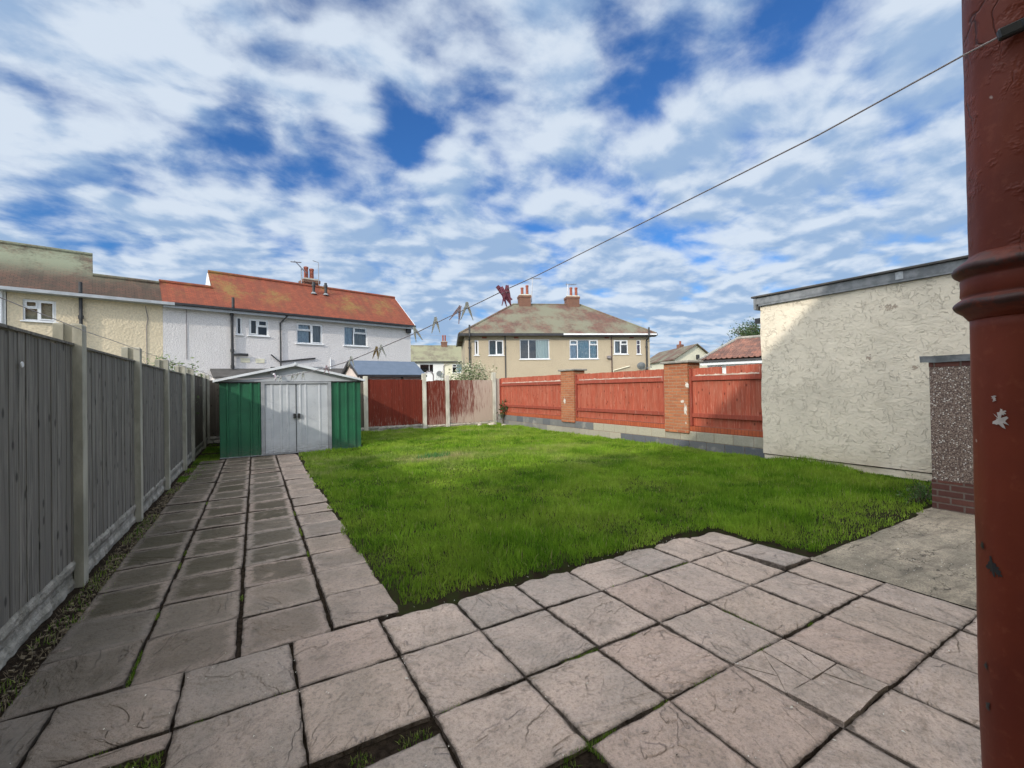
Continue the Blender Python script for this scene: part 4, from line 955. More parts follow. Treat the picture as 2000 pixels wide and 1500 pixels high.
    mb.build('roof',Dm,T,fix=False)
    for ue in (u0-.11,u1+.09):
        mb=MB(); w=.05; mb.loft([[(uc_,y,za-.03),(uc_,y,za+.035),(ue,y,ze+.025),(ue,y,ze-.025)] for y in (V0-.135,V0-.115)]); mb.build('roof_trim',Wm,T)
    mb=MB(); mb.box(u0-.125,u0-.09,V0-.13,V1+.06,ze-.03,ze+.03); mb.build('eave_trim',Wm,T); mb=MB(); mb.box(u1+.07,u1+.10,V0-.13,V1+.06,ze-.03,ze+.03); mb.build('eave_trim',Wm,T)
    mb=MB(); mb.bbox(uc_-.03,uc_+.03,V0-.15,V0-.1,za-.02,za+.05,.006); mb.build('ridge_cap',Wm,T)
shed()
p=onv(533,725,12.06)
T=thing('security_lamp','black security lamp fixed on the gable of the green shed','lamp',p)
mb=MB(); mb.bbox(p.x-.055,p.x+.055,11.97,12.085,p.z-.03,p.z+.10,.01); mb.build('housing',M_black,T)
mb=MB(); mb.loft([[(p.x+a*.05,11.965-.03*(1-b_),p.z-.03-.05*(1-b_)+b_*.0) for a in(-1,1)]+[(p.x+a*.05,12.03,p.z-.03-.04*(1-b_)) for a in(1,-1)] for b_ in(0,1)]); mb.build('sensor_head',M_black,T)
mb=MB(); mb.lathe([(0,0),(.03,.0),(.024,.02),(0,.028)],(p.x+.02,11.93,p.z-.085),14); mb.build('lens',M_white,T)

# ------------------------------------------------------------------ houses
class Fac:
    """local frame of a house front: s along the front, y into the house, z up"""
    def __init__(s,pl,pr,z,over=.28):
        a=onz(pl[0],pl[1],z); b=onz(pr[0],pr[1],z); s.d=(b-a); s.d.z=0; s.len=s.d.length; s.d.normalize(); s.n=Vector((-s.d.y,s.d.x,0))
        s.o=Vector((a.x,a.y,0))+s.n*over; s.rz=math.atan2(s.d.y,s.d.x); s.over=over
    def plane_hit(s,px,py,y0=0):
        d=ray(px,py); t=(s.o+s.n*y0-EYE).dot(s.n)/d.dot(s.n); p=EYE+d*t; q=p-s.o; return q.dot(s.d),p.z
    def s_hit(s,px,py,s0):   # meets the plane s = s0
        d=ray(px,py); t=(s.o+s.d*s0-EYE).dot(s.d)/d.dot(s.d); q=EYE+d*t-s.o; return q.dot(s.n),q.z
    def roof_hit(s,px,py,ze,tan):
        d=ray(px,py); # (z-ze) = tan*(y+over)
        q0=EYE-s.o; a=d.z-tan*d.dot(s.n); b=ze+tan*(q0.dot(s.n)+s.over)-q0.z; t=b/a; q=q0+d*t; return q.dot(s.d),q.dot(s.n),q.z
def wall_holes(mb,x0,x1,z0,z1,holes,depth=.10,y=0.):
    xs_=sorted({x0,x1,*[h[0] for h in holes],*[h[1] for h in holes]}); zs_=sorted({z0,z1,*[h[2] for h in holes],*[h[3] for h in holes]})
    for i in range(len(xs_)-1):
        for j in range(len(zs_)-1):
            cx,cz=(xs_[i]+xs_[i+1])/2,(zs_[j]+zs_[j+1])/2
            if any(h[0]<cx<h[1] and h[2]<cz<h[3] for h in holes): continue
            mb.add([(xs_[i],y,zs_[j]),(xs_[i+1],y,zs_[j]),(xs_[i+1],y,zs_[j+1]),(xs_[i],y,zs_[j+1])],[(0,1,2,3)])
    for a,b,c,d in holes:
        mb.add([(a,y,c),(a,y+depth,c),(b,y+depth,c),(b,y,c),(a,y,d),(a,y+depth,d),(b,y+depth,d),(b,y,d)],[(0,1,2,3),(4,7,6,5),(0,4,5,1),(3,2,6,7)])
def window(T,h,cols,y=0.,curt=None,fw=.055,sill=True,curt_cols=None,frame=M_white):
    """h=(x0,x1,z0,z1); cols: list of (width share, [heights from top]) per light"""
    x0,x1,z0,z1=h; yf=y+.045; mb=MB(); ys=(yf,yf+.06)
    mb.box(x0,x1,*ys,z0,z0+fw); mb.box(x0,x1,*ys,z1-fw,z1); mb.box(x0,x0+fw,ys[0]+.0,ys[1],z0+fw,z1-fw); mb.box(x1-fw,x1,ys[0],ys[1],z0+fw,z1-fw)
    tot=sum(c[0] for c in cols); xx=x0; panes=[]
    for ci,(w,rows) in enumerate(cols):
        xe=xx+(x1-x0)*w/tot; a=xx+(fw if ci==0 else fw*.45); b=xe-(fw if ci==len(cols)-1 else fw*.45)
        if ci<len(cols)-1: mb.box(xe-fw*.45,xe+fw*.45,ys[0],ys[1],z0+fw,z1-fw)
        zt=z1-fw; H_=z1-z0-2*fw; tr=sum(r for r,_ in rows)
        for ri,(r_,sash) in enumerate(rows):
            zb=zt-H_*r_/tr
            if ri<len(rows)-1: mb.box(a,b,ys[0],ys[1],zb-fw*.4,zb+fw*.4)
            pa,pb,pc,pd=a,b,(zb+fw*.4 if ri<len(rows)-1 else zb),(zt-fw*.4 if ri>0 else zt)
            if sash:
                s2=.04; mb.box(pa,pb,ys[0]-.018,ys[0]-.002,pc,pc+s2); mb.box(pa,pb,ys[0]-.018,ys[0]-.002,pd-s2,pd); mb.box(pa,pa+s2,ys[0]-.018,ys[0]-.002,pc+s2,pd-s2); mb.box(pb-s2,pb,ys[0]-.018,ys[0]-.002,pc+s2,pd-s2)
                pa+=s2;pb-=s2;pc+=s2;pd-=s2
            panes.append((pa,pb,pc,pd)); zt=zb
        xx=xe
    W_=mb.build('window',frame,T,fix=True)
    g=MB(); 
    for a,b,c,d in panes: g.add([(a,yf+.02,c),(b,yf+.02,c),(b,yf+.02,d),(a,yf+.02,d)],[(0,1,2,3)])
    g.build('pane',M_glass,W_,fix=False)
    mb=MB(); mb.add([(x0,y+.55,z0),(x1,y+.55,z0),(x1,y+.55,z1),(x0,y+.55,z1)],[(0,1,2,3)]); mb.add([(x0,y+.1,z0),(x1,y+.1,z0),(x1,y+.55,z0),(x0,y+.55,z0)],[(0,1,2,3)]); mb.add([(x0,y+.1,z0),(x0,y+.55,z0),(x0,y+.55,z1),(x0,y+.1,z1)],[(0,1,2,3)]); mb.add([(x1,y+.1,z0),(x1,y+.55,z0),(x1,y+.55,z1),(x1,y+.1,z1)],[(0,1,2,3)]); mb.add([(x0,y+.1,z1),(x1,y+.1,z1),(x1,y+.55,z1),(x0,y+.55,z1)],[(0,1,2,3)])
    mb.build('dark_interior',M_dark,W_,fix=False)
    if curt:
        for (f0,f1,m) in curt:
            mb=MB(); a,b=x0+(x1-x0)*f0,x0+(x1-x0)*f1; n=max(10,int((b-a)/.02))
            mb.sheet(lambda i,j:(a+(b-a)*i,y+.17+.025*math.sin((a+(b-a)*i)*38+j)+.01*math.sin((a+(b-a)*i)*91),z0+.03+(z1-z0-.03)*j),n,2); mb.build('curtain',m,W_,fix=False,smooth=True)
    if sill: mb=MB(); mb.bbox(x0-.06,x1+.06,y-.06,yf+.01,z0-.05,z0,.01); mb.build('sill',frame,W_)
    return W_
def pot(mb,x,y,z,r=.12,h=.42):
    mb.lathe([(r*1.15,0),(r*1.1,h*.1),(r*.92,h*.15),(r*.86,h*.8),(r*1.0,h*.84),(r*1.02,h*.97),(r*.8,h),(r*.72,h*.9)],(x,y,z),16)
def chimney(parent,x0,x1,y0,y1,z0,z1,pots,mat=M_brickchim,cap=M_capstone,ph=.42):
    mb=MB(); mb.box(x0,x1,y0,y1,z0,z1-.14); mb.box(x0-.04,x1+.04,y0-.04,y1+.04,z1-.26,z1-.10); c=mb.build('chimney',mat,parent)
    mb=MB(); mb.loft([[(x0-.03,y0-.03,z1-.099),(x1+.03,y0-.03,z1-.099),(x1+.03,y1+.03,z1-.099),(x0-.03,y1+.03,z1-.099)],[(x0+.06,y0+.06,z1),(x1-.06,y0+.06,z1),(x1-.06,y1-.06,z1),(x0+.06,y1-.06,z1)]]); mb.build('flaunching',cap,c)
    for px_,hh in pots:
        mb=MB(); pot(mb,px_,(y0+y1)/2,z1-.05,.12,hh*ph); mb.build('chimney_pot',M_pot,c)
    return c
def gable_roof(mb,x0,x1,ze,tan,over,yr,th=.10,y_shift=0):
    """front eave at y=-over, ridge at y=yr"""
    zr=ze+tan*(yr+over); yb=2*yr+over
    mb.prism([(-over,ze),(yr,zr),(yb,ze),(yb,ze-th),(yr,zr-th),(-over,ze-th)],'x',x0,x1); return zr
def rowtiles(mb,x0,x1,ze,tan,over,yr,n=None,rows=.22,amp=.0): pass

L=Fac((0,557.7),(810,635.8),5.2)
sEnd=L.len; yR,zR=L.s_hit(768,580,sEnd-.02); TANL=(zR-5.2)/(yR+.28)
print('left terrace: length %.2f ridge y %.2f z %.2f pitch %.1f'%(sEnd,yR,zR,math.degrees(math.atan(TANL))),'heading',math.degrees(L.rz))
sB=L.plane_hit(318,640)[0]       # party line between the cream and the grey house
sBr=L.roof_hit(312,560,5.2,TANL)[0]
sH=L.roof_hit(415,560,5.2,TANL)[0]; _,yLow,zLow=L.roof_hit(415,562,5.2,TANL); s180=L.roof_hit(181,535,5.2,TANL)[0]; _,yHi2,zHi2=L.roof_hit(90,486,5.2,TANL); _,yRR,zRR=L.roof_hit(600,558,5.2,TANL); _,yLo2,zLo2=L.roof_hit(240,545,5.2,TANL)
print('ridges',yR,yRR,yLow,yLo2,yHi2,'s',sB,sBr,sH,s180)
def lw(x0,y0,x1,y1):  # pixel corners -> opening
    a=L.plane_hit(x0,y0); b=L.plane_hit(x1,y1); c=L.plane_hit(x0,y1) if False else b
    return (a[0],b[0],b[1],a[1])
def win_rect(F,x0,yt0,x1,yb1,y0=0):
    s0,zt=F.plane_hit(x0,yt0,y0); s1,zb=F.plane_hit(x1,yb1,y0); return [s0,s1,zb,zt]
def left_terrace():
    # ---- cream house
    T=thing('terraced_house','cream roughcast house with mossy brown roof beyond the left fence','house',L.o,L.rz,'houses of the left terrace')
    w1=win_rect(L,44,583,110,629.5)
    mb=MB(); x0=-7.; wall_holes(mb,0.12,sB,0,5.12,[w1]); mb.box(x0,sB,.22,2*yHi2*.95,0,5.1); mb.box(0.121,sB-.0,.12,.2,0,5.1) if False else None
    mb.build('wall',M_cream,T,fix=False)
    mb=MB(); mb.box(-6.5,0.10,-.03,.2,0,5.1); mb.build('neighbour_wall',M_whitewall,T)
    mb=MB(); zr=gable_roof(mb,x0-.2,s180,5.2,TANL,.28,yHi2); mb.tube([(x0-.2,yHi2,zr),(s180,yHi2,zr)],.09,8)
    zr2=gable_roof(mb,s180+.003,sBr,5.2,TANL,.28,yLo2); mb.tube([(s180+.003,yLo2,zr2),(sBr,yLo2,zr2)],.09,8)
    mb.prism([(0.2,5.0),(yHi2,zr-.15),(2*yHi2-.1,5.0)],'x',s180-.1,s180-.004); rf=mb.build('roof',M_roofmoss,T)
    mb=MB(); mb.box(-.15,sB+.35,-.40,-.285,5.07,5.18); mb.box(0,sB,-.28,.0,5.06,5.09); mb.build('gutter',M_gutter,T)
    window(T,w1,[(.46,[(.38,True),(.62,False)]),(.54,[(1,True)])],curt=None)
    a=L.plane_hit(158,627,-.1); mb=MB(); mb.tube([(a[0],-.10,0),(a[0],-.10,5.0),(a[0],-.34,5.25),(a[0],-.34,L.plane_hit(157,551,-.34)[1])],.055,10); mb.tube([(a[0],-.10,4.3),(a[0],-.10,4.42)],.08,10); mb.build('soil_pipe',M_blackpaint,T)
    a=L.plane_hit(286,640,0); mb=MB(); mb.tube([(a[0],-.015,.5),(a[0],-.015,4.2),(a[0]+.05,-.015,4.5),(a[0]-.03,-.015,5.0)],.012,6); mb.build('cable',M_cableg,T)
    mb=MB(); mb.tube([(L.plane_hit(1,600,-.08)[0],-.08,0),(L.plane_hit(1,600,-.08)[0],-.08,5.1)],.05,8); mb.build('downpipe',M_white,T)
    # ---- grey house
    T=thing('terraced_house','pale grey roughcast house with orange red tiled roof behind the green shed','house',L.o,L.rz,'houses of the left terrace')
    hs=[win_rect(L,461.6,618.5,473,653.8),win_rect(L,485.8,621.5,524.4,657),win_rect(L,579,629.5,630.7,673),win_rect(L,671.6,636.2,717.6,677)]
    h5=win_rect(L,585,716,632,760)
    mb=MB(); wall_holes(mb,sB+.004,sEnd-.12,0,5.12,hs+[h5]); mb.add([(sEnd-.12,0,0),(sEnd-.12,2*yRR,0),(sEnd-.12,2*yRR,5.1),(sEnd-.12,yRR,5.1+TANL*yRR),(sEnd-.12,0,5.1)],[(0,1,2,3,4)])
    mb.box(sB+.004,sEnd-.14,.9,2*yRR-.1,0,5.1); mb.build('wall',M_grey,T,fix=False)
    mb=MB(); zr=gable_roof(mb,sH,sEnd+.02,5.2,TANL,.28,yRR); mb.tube([(sH,yRR,zr),(sEnd+.02,yRR,zr)],.09,8)
    zr2=gable_roof(mb,sBr+.004,sH-.003,5.2,TANL,.28,yLow); mb.tube([(sBr,yLow,zr2),(sH-.01,yLow,zr2)],.09,8); rf=mb.build('roof',M_roofred,T)
    mb=MB(); mb.prism([(0.2,5.15),(yRR,zr-.06),(2*yRR-.2,5.15)],'x',sH-.03,sH-.004); mb.build('gable_end',M_whitewall,T)
    mb=MB(); mb.prism([(-.30,5.06),(yRR,zr-.12),(yRR,zr-.0),(-.30,5.2)],'x',sEnd+.022,sEnd+.045); mb.build('barge_board',M_white,T)
    mb=MB(); mb.box(sB+.36,sEnd+.02,-.40,-.285,5.10,5.19); mb.build('gutter',M_blackpaint,T)
    mb=MB(); mb.box(sB+.004,sEnd,-.27,.02,5.0,5.05); mb.box(sB+.004,sEnd,-.284,-.27,4.98,5.09); mb.build('soffit',M_cableg if False else simple('grey_soffit',(.42,.44,.47),(.36,.38,.41),5,.5),T)
    window(T,hs[0],[(1,[(1,False)])],curt=None)
    window(T,hs[1],[(.45,[(1,True)]),(.55,[(.42,True),(.58,False)])],curt=None)
    window(T,hs[2],[(.56,[(.34,True),(.66,False)]),(.44,[(1,True)])],curt=[(0,.5,M_curtainb),(.62,1,M_curtaing)])
    window(T,hs[3],[(.42,[(1,False)]),(.58,[(.32,True),(.68,False)])],curt=[(.02,.4,M_curtainb),(.48,.97,M_curtaing)])
    window(T,h5,[(.5,[(1,False)]),(.5,[(1,False)])])
    a=L.plane_hit(453.5,660,-.1)[0]; mb=MB(); mb.tube([(a,-.10,0),(a,-.10,4.95),(a,-.36,5.22),(a,-.36,L.plane_hit(454,581,-.36)[1])],.055,10)
    for z in (4.9,3.3,2.6): mb.tube([(a,-.10,z),(a,-.10,z+.12)],.075,10)
    mb.tube([(a,-.10,3.18),(a+.25,-.12,3.2),(a+.6,-.12,3.2)],.055,10); mb.build('soil_pipe',M_blackpaint,T)
    a=L.plane_hit(548,660,-.06)[0]; b=L.plane_hit(563,612,-.3)[0]; mb=MB(); mb.tube([(a,-.06,1.5),(a,-.06,4.75),(a+.12,-.08,4.88),(b-.1,-.28,5.0),(b,-.34,5.12)],.034,8); mb.build('downpipe',M_blackpaint,T)
    p1,p2,p3=[L.plane_hit(x,y,-.05) for x,y in((529.5,692.7),(546,706.5),(615.7,699.6))]; mb=MB(); mb.tube([(p1[0],-.05,p1[1]),(p2[0],-.05,p2[1])],.025,8); mb.tube([(p2[0],-.05,p2[1]),(p3[0],-.05,p3[1])],.035,8); mb.build('waste_pipe',M_blackpaint,T)
    mb=MB(); a=L.plane_hit(364,640)[0]; mb.tube([(a,-.015,5.0),(a,-.015,L.plane_hit(364,702)[1])],.012,6); mb.build('cable',M_cableg,T)
    mb=MB(); a=L.plane_hit(645,700)[0]; mb.tube([(a,-.04,2.),(a,-.04,L.plane_hit(645,701)[1])],.03,8); mb.build('flue',M_white,T)
    p_=L.plane_hit(796.5,646); mb=MB(); mb.bbox(p_[0]-.14,p_[0]+.12,-.2,-.002,p_[1]-.14,p_[1]+.12,.02); mb.build('floodlight',M_black,T)
    for (x,y) in ((479,704),(508,705)):
        p_=L.plane_hit(x,y); mb=MB(); mb.box(p_[0]-.18,p_[0]+.18,-.02,.0,p_[1]-.09,p_[1]+.1); mb.build('air_vent',M_creamwall,T)
    # chimney stands just behind the ridge
    yc=yRR+.1; q0=L.plane_hit(594,556,yc); q1=L.plane_hit(624,556,yc); zt=L.plane_hit(608,543,yc)[1]
    pp=[(L.plane_hit(602.5,540,yc)[0],1.15),(L.plane_hit(613.5,540,yc)[0],1.05)]
    chimney(rf,q0[0],q1[0],yc-.0,yc+.75,zr-.6,zt,pp,ph=.62)
    mb=MB(); x_=q1[0]; mb.tube([(x_-.05,yc-.03,zt-.4),(x_-.05,yc-.03,zt+.9),(x_-.35,yc-.03,zt+.95)],.02,6); mb.build('aerial_pole',M_metal,T)
    ya=yc+.2; a0=L.plane_hit(589.5,553,ya); a1=L.plane_hit(588.5,523,ya); b0=L.plane_hit(599,534,ya); b1=L.plane_hit(577,511,ya)
    A=MB(); A.tube([(a0[0],ya,a0[1]-.4),(a1[0],ya,a1[1])],.035,6); A.tube([(b0[0],ya,b0[1]),(a1[0],ya,a1[1]),(b1[0],ya,b1[1])],.025,6)
    for k in range(7):
        f=k/6; x=b1[0]+(a1[0]-b1[0])*f*.8; z=b1[1]+(a1[1]-b1[1])*f*.8; A.tube([(x-.12,ya-.2,z-.02),(x+.12,ya+.2,z+.02)],.012,5)
    A.tube([(b1[0]-.3,ya-.2,b1[1]-.1),(b1[0]+.35,ya+.2,b1[1]+.06)],.03,5); A.build('tv_aerial',M_metal,T)
    for (x,yt,yb) in ((612.7,551,573.5),(636.2,553,576)):
        s_,y_,z_=L.roof_hit(x,yb,5.2,TANL); zt_=L.plane_hit(x,yt,y_)[1]; mb=MB(); mb.tube([(s_,y_,z_-.1),(s_,y_,zt_)],.07,10); mb.tube([(s_,y_,zt_-.22),(s_,y_,zt_-.12)],.10,10)
        fl=mb.build('vent_pipe',M_blackpaint,rf)
        mb=MB(); mb.lathe([(.16,0),(.09,.10)],(s_,y_,z_-.02),12); mb.build('flashing',M_lead,fl) if False else mb.build('vent_collar',M_lead,T)
left_terrace()

# ---- the hipped pair of houses in the middle
Mf=Fac((901.5,651),(1278,651),5.2,.35)
def middle_pair():
    F=Mf; z3=lambda x,y:(780+x/3.704,500+y/3.704)
    T=thing('semi_detached_pair','beige roughcast pair of houses with a weathered hipped roof and two chimneys','house',F.o,F.rz)
    e0=F.plane_hit(907.5,655)[0]; e1=F.plane_hit(1268.5,655)[0]
    def wr(x0,y0,x1,y1): a=z3(x0,y0); b=z3(x1,y1); return win_rect(F,a[0],a[1],b[0],b[1])
    hs=[wr(543,608,575,718),wr(645,608,755,718),wr(870,603,1087,745),wr(1230,605,1440,743),wr(1550,607,1655,710),wr(1715,607,1748,710)]
    dep=7.6
    mb=MB(); wall_holes(mb,e0,e1,0,5.12,hs); mb.add([(e0,0,0),(e0,dep,0),(e0,dep,5.12),(e0,0,5.12)],[(0,1,2,3)]); mb.add([(e1,0,0),(e1,dep,0),(e1,dep,5.12),(e1,0,5.12)],[(0,1,2,3)]); mb.box(e0+.3,e1-.3,.9,dep,0,5.1); mb.build('wall',M_beige,T,fix=False)
    # ridge height from the sight line with the ridge over the middle of the house
    yr=dep/2; r0=F.plane_hit(1002.7,595,yr); r1=F.plane_hit(1133.7,595,yr); zr=(r0[1]+r1[1])/2; xl,xr=e0-.35,e1+.35
    mb=MB(); V=[(xl,-.35,5.2),(xr,-.35,5.2),(xr,dep+.35,5.2),(xl,dep+.35,5.2),(r0[0],yr,zr),(r1[0],yr,zr)]
    mb.add(V+[(x,y,z-.08) for x,y,z in V[:4]],[(0,1,5,4),(1,2,5),(2,3,4,5),(3,0,4),(0,1,7,6),(1,2,8,7),(2,3,9,8),(3,0,6,9),(6,7,8,9)])
    for a,b in ((0,4),(1,5),(2,5),(3,4),(4,5)): mb.tube([V[a],V[b]],.08,6)
    rf=mb.build('roof',M_roofmid,T)
    sm=F.plane_hit(*z3(1185,572),-.35)[0]
    mb=MB(); mb.box(xl,sm,-.46,-.352,5.03,5.20); mb.box(xl-.1,xl-.002,-.35,dep,5.03,5.2); mb.build('fascia',M_blackpaint,T)
    mb=MB(); mb.box(sm+.002,xr,-.46,-.352,5.08,5.18); mb.build('fascia',M_white,T); mb=MB(); mb.box(sm+.002,xr,-.35,-.0,4.98,5.05); mb.box(xr+.001,xr+.1,-.35,dep,5.05,5.2); mb.build('soffit',M_blackpaint,T)
    G=M_curtaing
    window(T,hs[0],[(1,[(1,True)])]); window(T,hs[1],[(.5,[(1,False)]),(.5,[(1,True)])],curt=[(0,.5,G),(.5,1,G)])
    window(T,hs[2],[(.3,[(1,False)]),(.7,[(1,False)])],curt=[(.55,.98,M_curtainw)])
    window(T,hs[3],[(.28,[(.25,True),(.75,False)]),(.42,[(1,False)]),(.3,[(.25,True),(.75,False)])],curt=[(.02,.26,M_curtainb),(.31,.97,M_curtaindots)])
    window(T,hs[4],[(.5,[(1,True)]),(.5,[(.3,True),(.7,False)])],curt=[(.0,.4,G)]); window(T,hs[5],[(1,[(.3,False),(.7,False)])],curt=[(0,1,M_curtainr)])
    def vp(px,ytop,r_,out,name='downpipe',ztop=None,mat=M_blackpaint):
        x=F.plane_hit(*z3(px,650),-out)[0]; zt=F.plane_hit(*z3(px,ytop),-out-.3)[1] if ytop else 5.1; mb=MB()
        mb.tube([(x,-out,0),(x,-out,4.7),(x,-out-.02 if not ytop else -.46-r_,5.0),(x,-out-.02 if not ytop else -.46-r_,zt)],r_,8); mb.tube([(x,-out,4.2),(x,-out,4.32)],r_*1.4,8); mb.build(name,mat,T)
    vp(507,500,.06,.09,'soil_pipe'); vp(1788,518,.06,.09,'soil_pipe'); vp(765,None,.035,.06); vp(1535,None,.035,.06,mat=simple('brown_pipe',(.09,.045,.04),(.07,.035,.03),6,.5))
    for (a,b,yt,yb,pots,) in ((868,952,280,385,((888,1.0),(924,1.3))),(1213,1303,285,385,((1241,1.2),(1278,1.2)))):
        yc=yr-.35; q0=F.plane_hit(*z3(a,330),yc)[0]; q1=F.plane_hit(*z3(b,330),yc)[0]; zt=F.plane_hit(*z3(900,yt),yc)[1]; zb=F.plane_hit(*z3(900,yb),yc)[1]
        c=chimney(rf,q0,q1,yc,yc+.8,zb-.25,zt+.06,[(F.plane_hit(*z3(p,250),yc+.4)[0],h) for p,h in pots],ph=.62,cap=M_stone)
        mb=MB(); mb.box(q0-.06,q1+.06,yc-.1,yc-.03,zb-.0,zb+.10); mb.build('lead_flashing',M_lead,c)
    for (bx,by,tx,ty,ax_) in ((955,290,963,162,1025),(1208,310,1220,205,1278)):
        yc=yr+.3; a=F.plane_hit(*z3(bx,by),yc); b=F.plane_hit(*z3(tx,ty),yc); c=F.plane_hit(*z3(ax_,ty+3),yc)
        A=MB(); A.tube([(a[0],yc,a[1]-.5),(b[0],yc,b[1])],.03,6); A.tube([(b[0]-.2,yc,b[1]),(c[0],yc,c[1])],.02,6)
        for k in range(8): x=b[0]+(c[0]-b[0])*k/7; A.tube([(x,yc-.22,b[1]),(x,yc+.22,b[1])],.012,5)
        A.tube([(b[0]-.1,yc,b[1]-.14),(b[0]-.1,yc,b[1]+.14)],.02,5); A.build('tv_aerial',M_metal,T)
    # dish
    p_=F.plane_hit(*z3(1750,794),-.5); mb=MB(); R0=.30; rings=[]
    for k in range(7):
        r_=R0*k/6; rings.append([(p_[0]+r_*math.cos(a*PI/12)*1.05,-.55+.35*(r_**2)*2-.12*r_*math.sin(a*PI/12),p_[1]+r_*math.sin(a*PI/12)*.85) for a in range(24)])
    mb.loft(rings[1:],True,False); D_=mb.build('satellite_dish',M_dish,T,smooth=True)
    mb=MB(); mb.tube([(p_[0],-.5,p_[1]),(p_[0]+.1,0,p_[1]-.1)],.025,6); mb.tube([(p_[0]+.05,-.5,p_[1]-.24),(p_[0]+.5,-.95,p_[1]-.12)],.018,6); mb.tube([(p_[0]+.5,-1.0,p_[1]-.12),(p_[0]+.5,-.9,p_[1]-.1)],.04,8); mb.build('dish_arm',M_metal,D_)
    # small brick airbricks under the eaves, security lamp
    for x in (615,845,1500,1680):
        q=F.plane_hit(*z3(x,590)); mb=MB(); mb.box(q[0]-.16,q[0]+.16,-.012,.0,q[1]-.06,q[1]+.06); mb.build('air_brick',M_pot,T)
    q=F.plane_hit(*z3(1515,732),-.1); mb=MB(); mb.bbox(q[0]-.12,q[0]+.12,-.22,-.0,q[1]-.10,q[1]+.1,.02); mb.build('floodlight',M_cableg,T)
    a=F.plane_hit(*z3(1550,828),-.1); b=F.plane_hit(*z3(1665,797),-.1); mb=MB(); mb.tube([(a[0],-.1,a[1]-.6),(a[0],-.1,a[1]),(b[0],-.1,b[1])],.035,8); mb.build('cream_pipe',M_creamwall,T)
    a=F.plane_hit(*z3(470,785),-.1); b=F.plane_hit(*z3(620,822),-.1); mb=MB(); mb.tube([(a[0],-.1,a[1]),(b[0],-.1,b[1])],.03,8); mb.build('waste_pipe',M_creamwall,T)
def dots():
    m,t,b=newmat('patterned_blue_curtain'); tc=t('ShaderNodeTexCoord').outputs['Object']; v=t('ShaderNodeTexVoronoi',in_Vector=t.vm('MULTIPLY',tc,(1,0,1)),in_Scale=11)
    t.put(b.inputs['Base Color'],t.mix(t.ramp(v.outputs['Distance'],.2,.35),(.60,.70,.72),(.20,.38,.48))); return m
M_curtaindots=dots(); M_curtainr=simple('plum_curtain',(.20,.08,.12),(.14,.05,.09),8,.9,stretch=(5,5,.5))
middle_pair()

# ---- far terrace seen in the gap
def far_terrace():
    F=Fac((800,706),(915,705.5),5.2,.3); T=thing('far_terrace','distant white and cream terrace with mossy roof seen between the two nearer houses','house',F.o,F.rz)
    sm=F.plane_hit(867,720)[0]; sl=F.plane_hit(811,710)[0]; x0,x1=sl-6,F.plane_hit(935,710)[0]+3
    wa=win_rect(F,820,711.5,847,728); wb=win_rect(F,883.5,711.5,907,728)
    mb=MB(); wall_holes(mb,x0,sm,0,5.1,[wa]); mb.build('white_wall',M_whitewall,T,fix=False); mb=MB(); wall_holes(mb,sm+.003,x1,0,5.1,[wb]); mb.box(x0,x1,.9,7,0,5.0); mb.build('cream_wall',M_creamwall,T,fix=False)
    yr=3.8; zr=F.plane_hit(860,675.5,yr)[1]; tan=(zr-5.2)/(yr+.3); mb=MB(); gable_roof(mb,x0,x1,5.2,tan,.3,yr); mb.tube([(x0,yr,zr),(x1,yr,zr)],.09,6); rf=mb.build('roof',M_rooffar,T)
    mb=MB(); mb.box(x0,x1,-.4,-.302,5.08,5.2); mb.build('gutter',M_blackpaint,T)
    window(T,wa,[(.68,[(1,False)]),(.32,[(1,False)])]); window(T,wb,[(.35,[(.3,True),(.7,False)]),(.65,[(1,False)])],curt=[(.36,1,M_curtainw)])
    q0=F.plane_hit(862,672,yr-.3)[0]; q1=F.plane_hit(873.5,672,yr-.3)[0]; zt=F.plane_hit(868,666,yr-.3)[1]; chimney(rf,q0,q1,yr-.3,yr+.5,zr-.8,zt,[(q0+.25,1.2),(q1-.25,1.2)],ph=.75)
    a=F.plane_hit(866.5,710,-.1)[0]; mb=MB(); mb.tube([(a,-.08,0),(a,-.08,4.6),(a+.5,-.3,5.0)],.05,8); mb.build('downpipe',M_cableg,T)
    p_=F.plane_hit(858,730,-.3); mb=MB(); mb.lathe([(.0,0),(.2,.03),(.38,.12)],(0,0,0),18); mb.v=[(p_[0]+x,-.3-z,p_[1]+y) for x,y,z in mb.v]; mb.build('satellite_dish',M_dish,T,fix=False)
far_terrace()

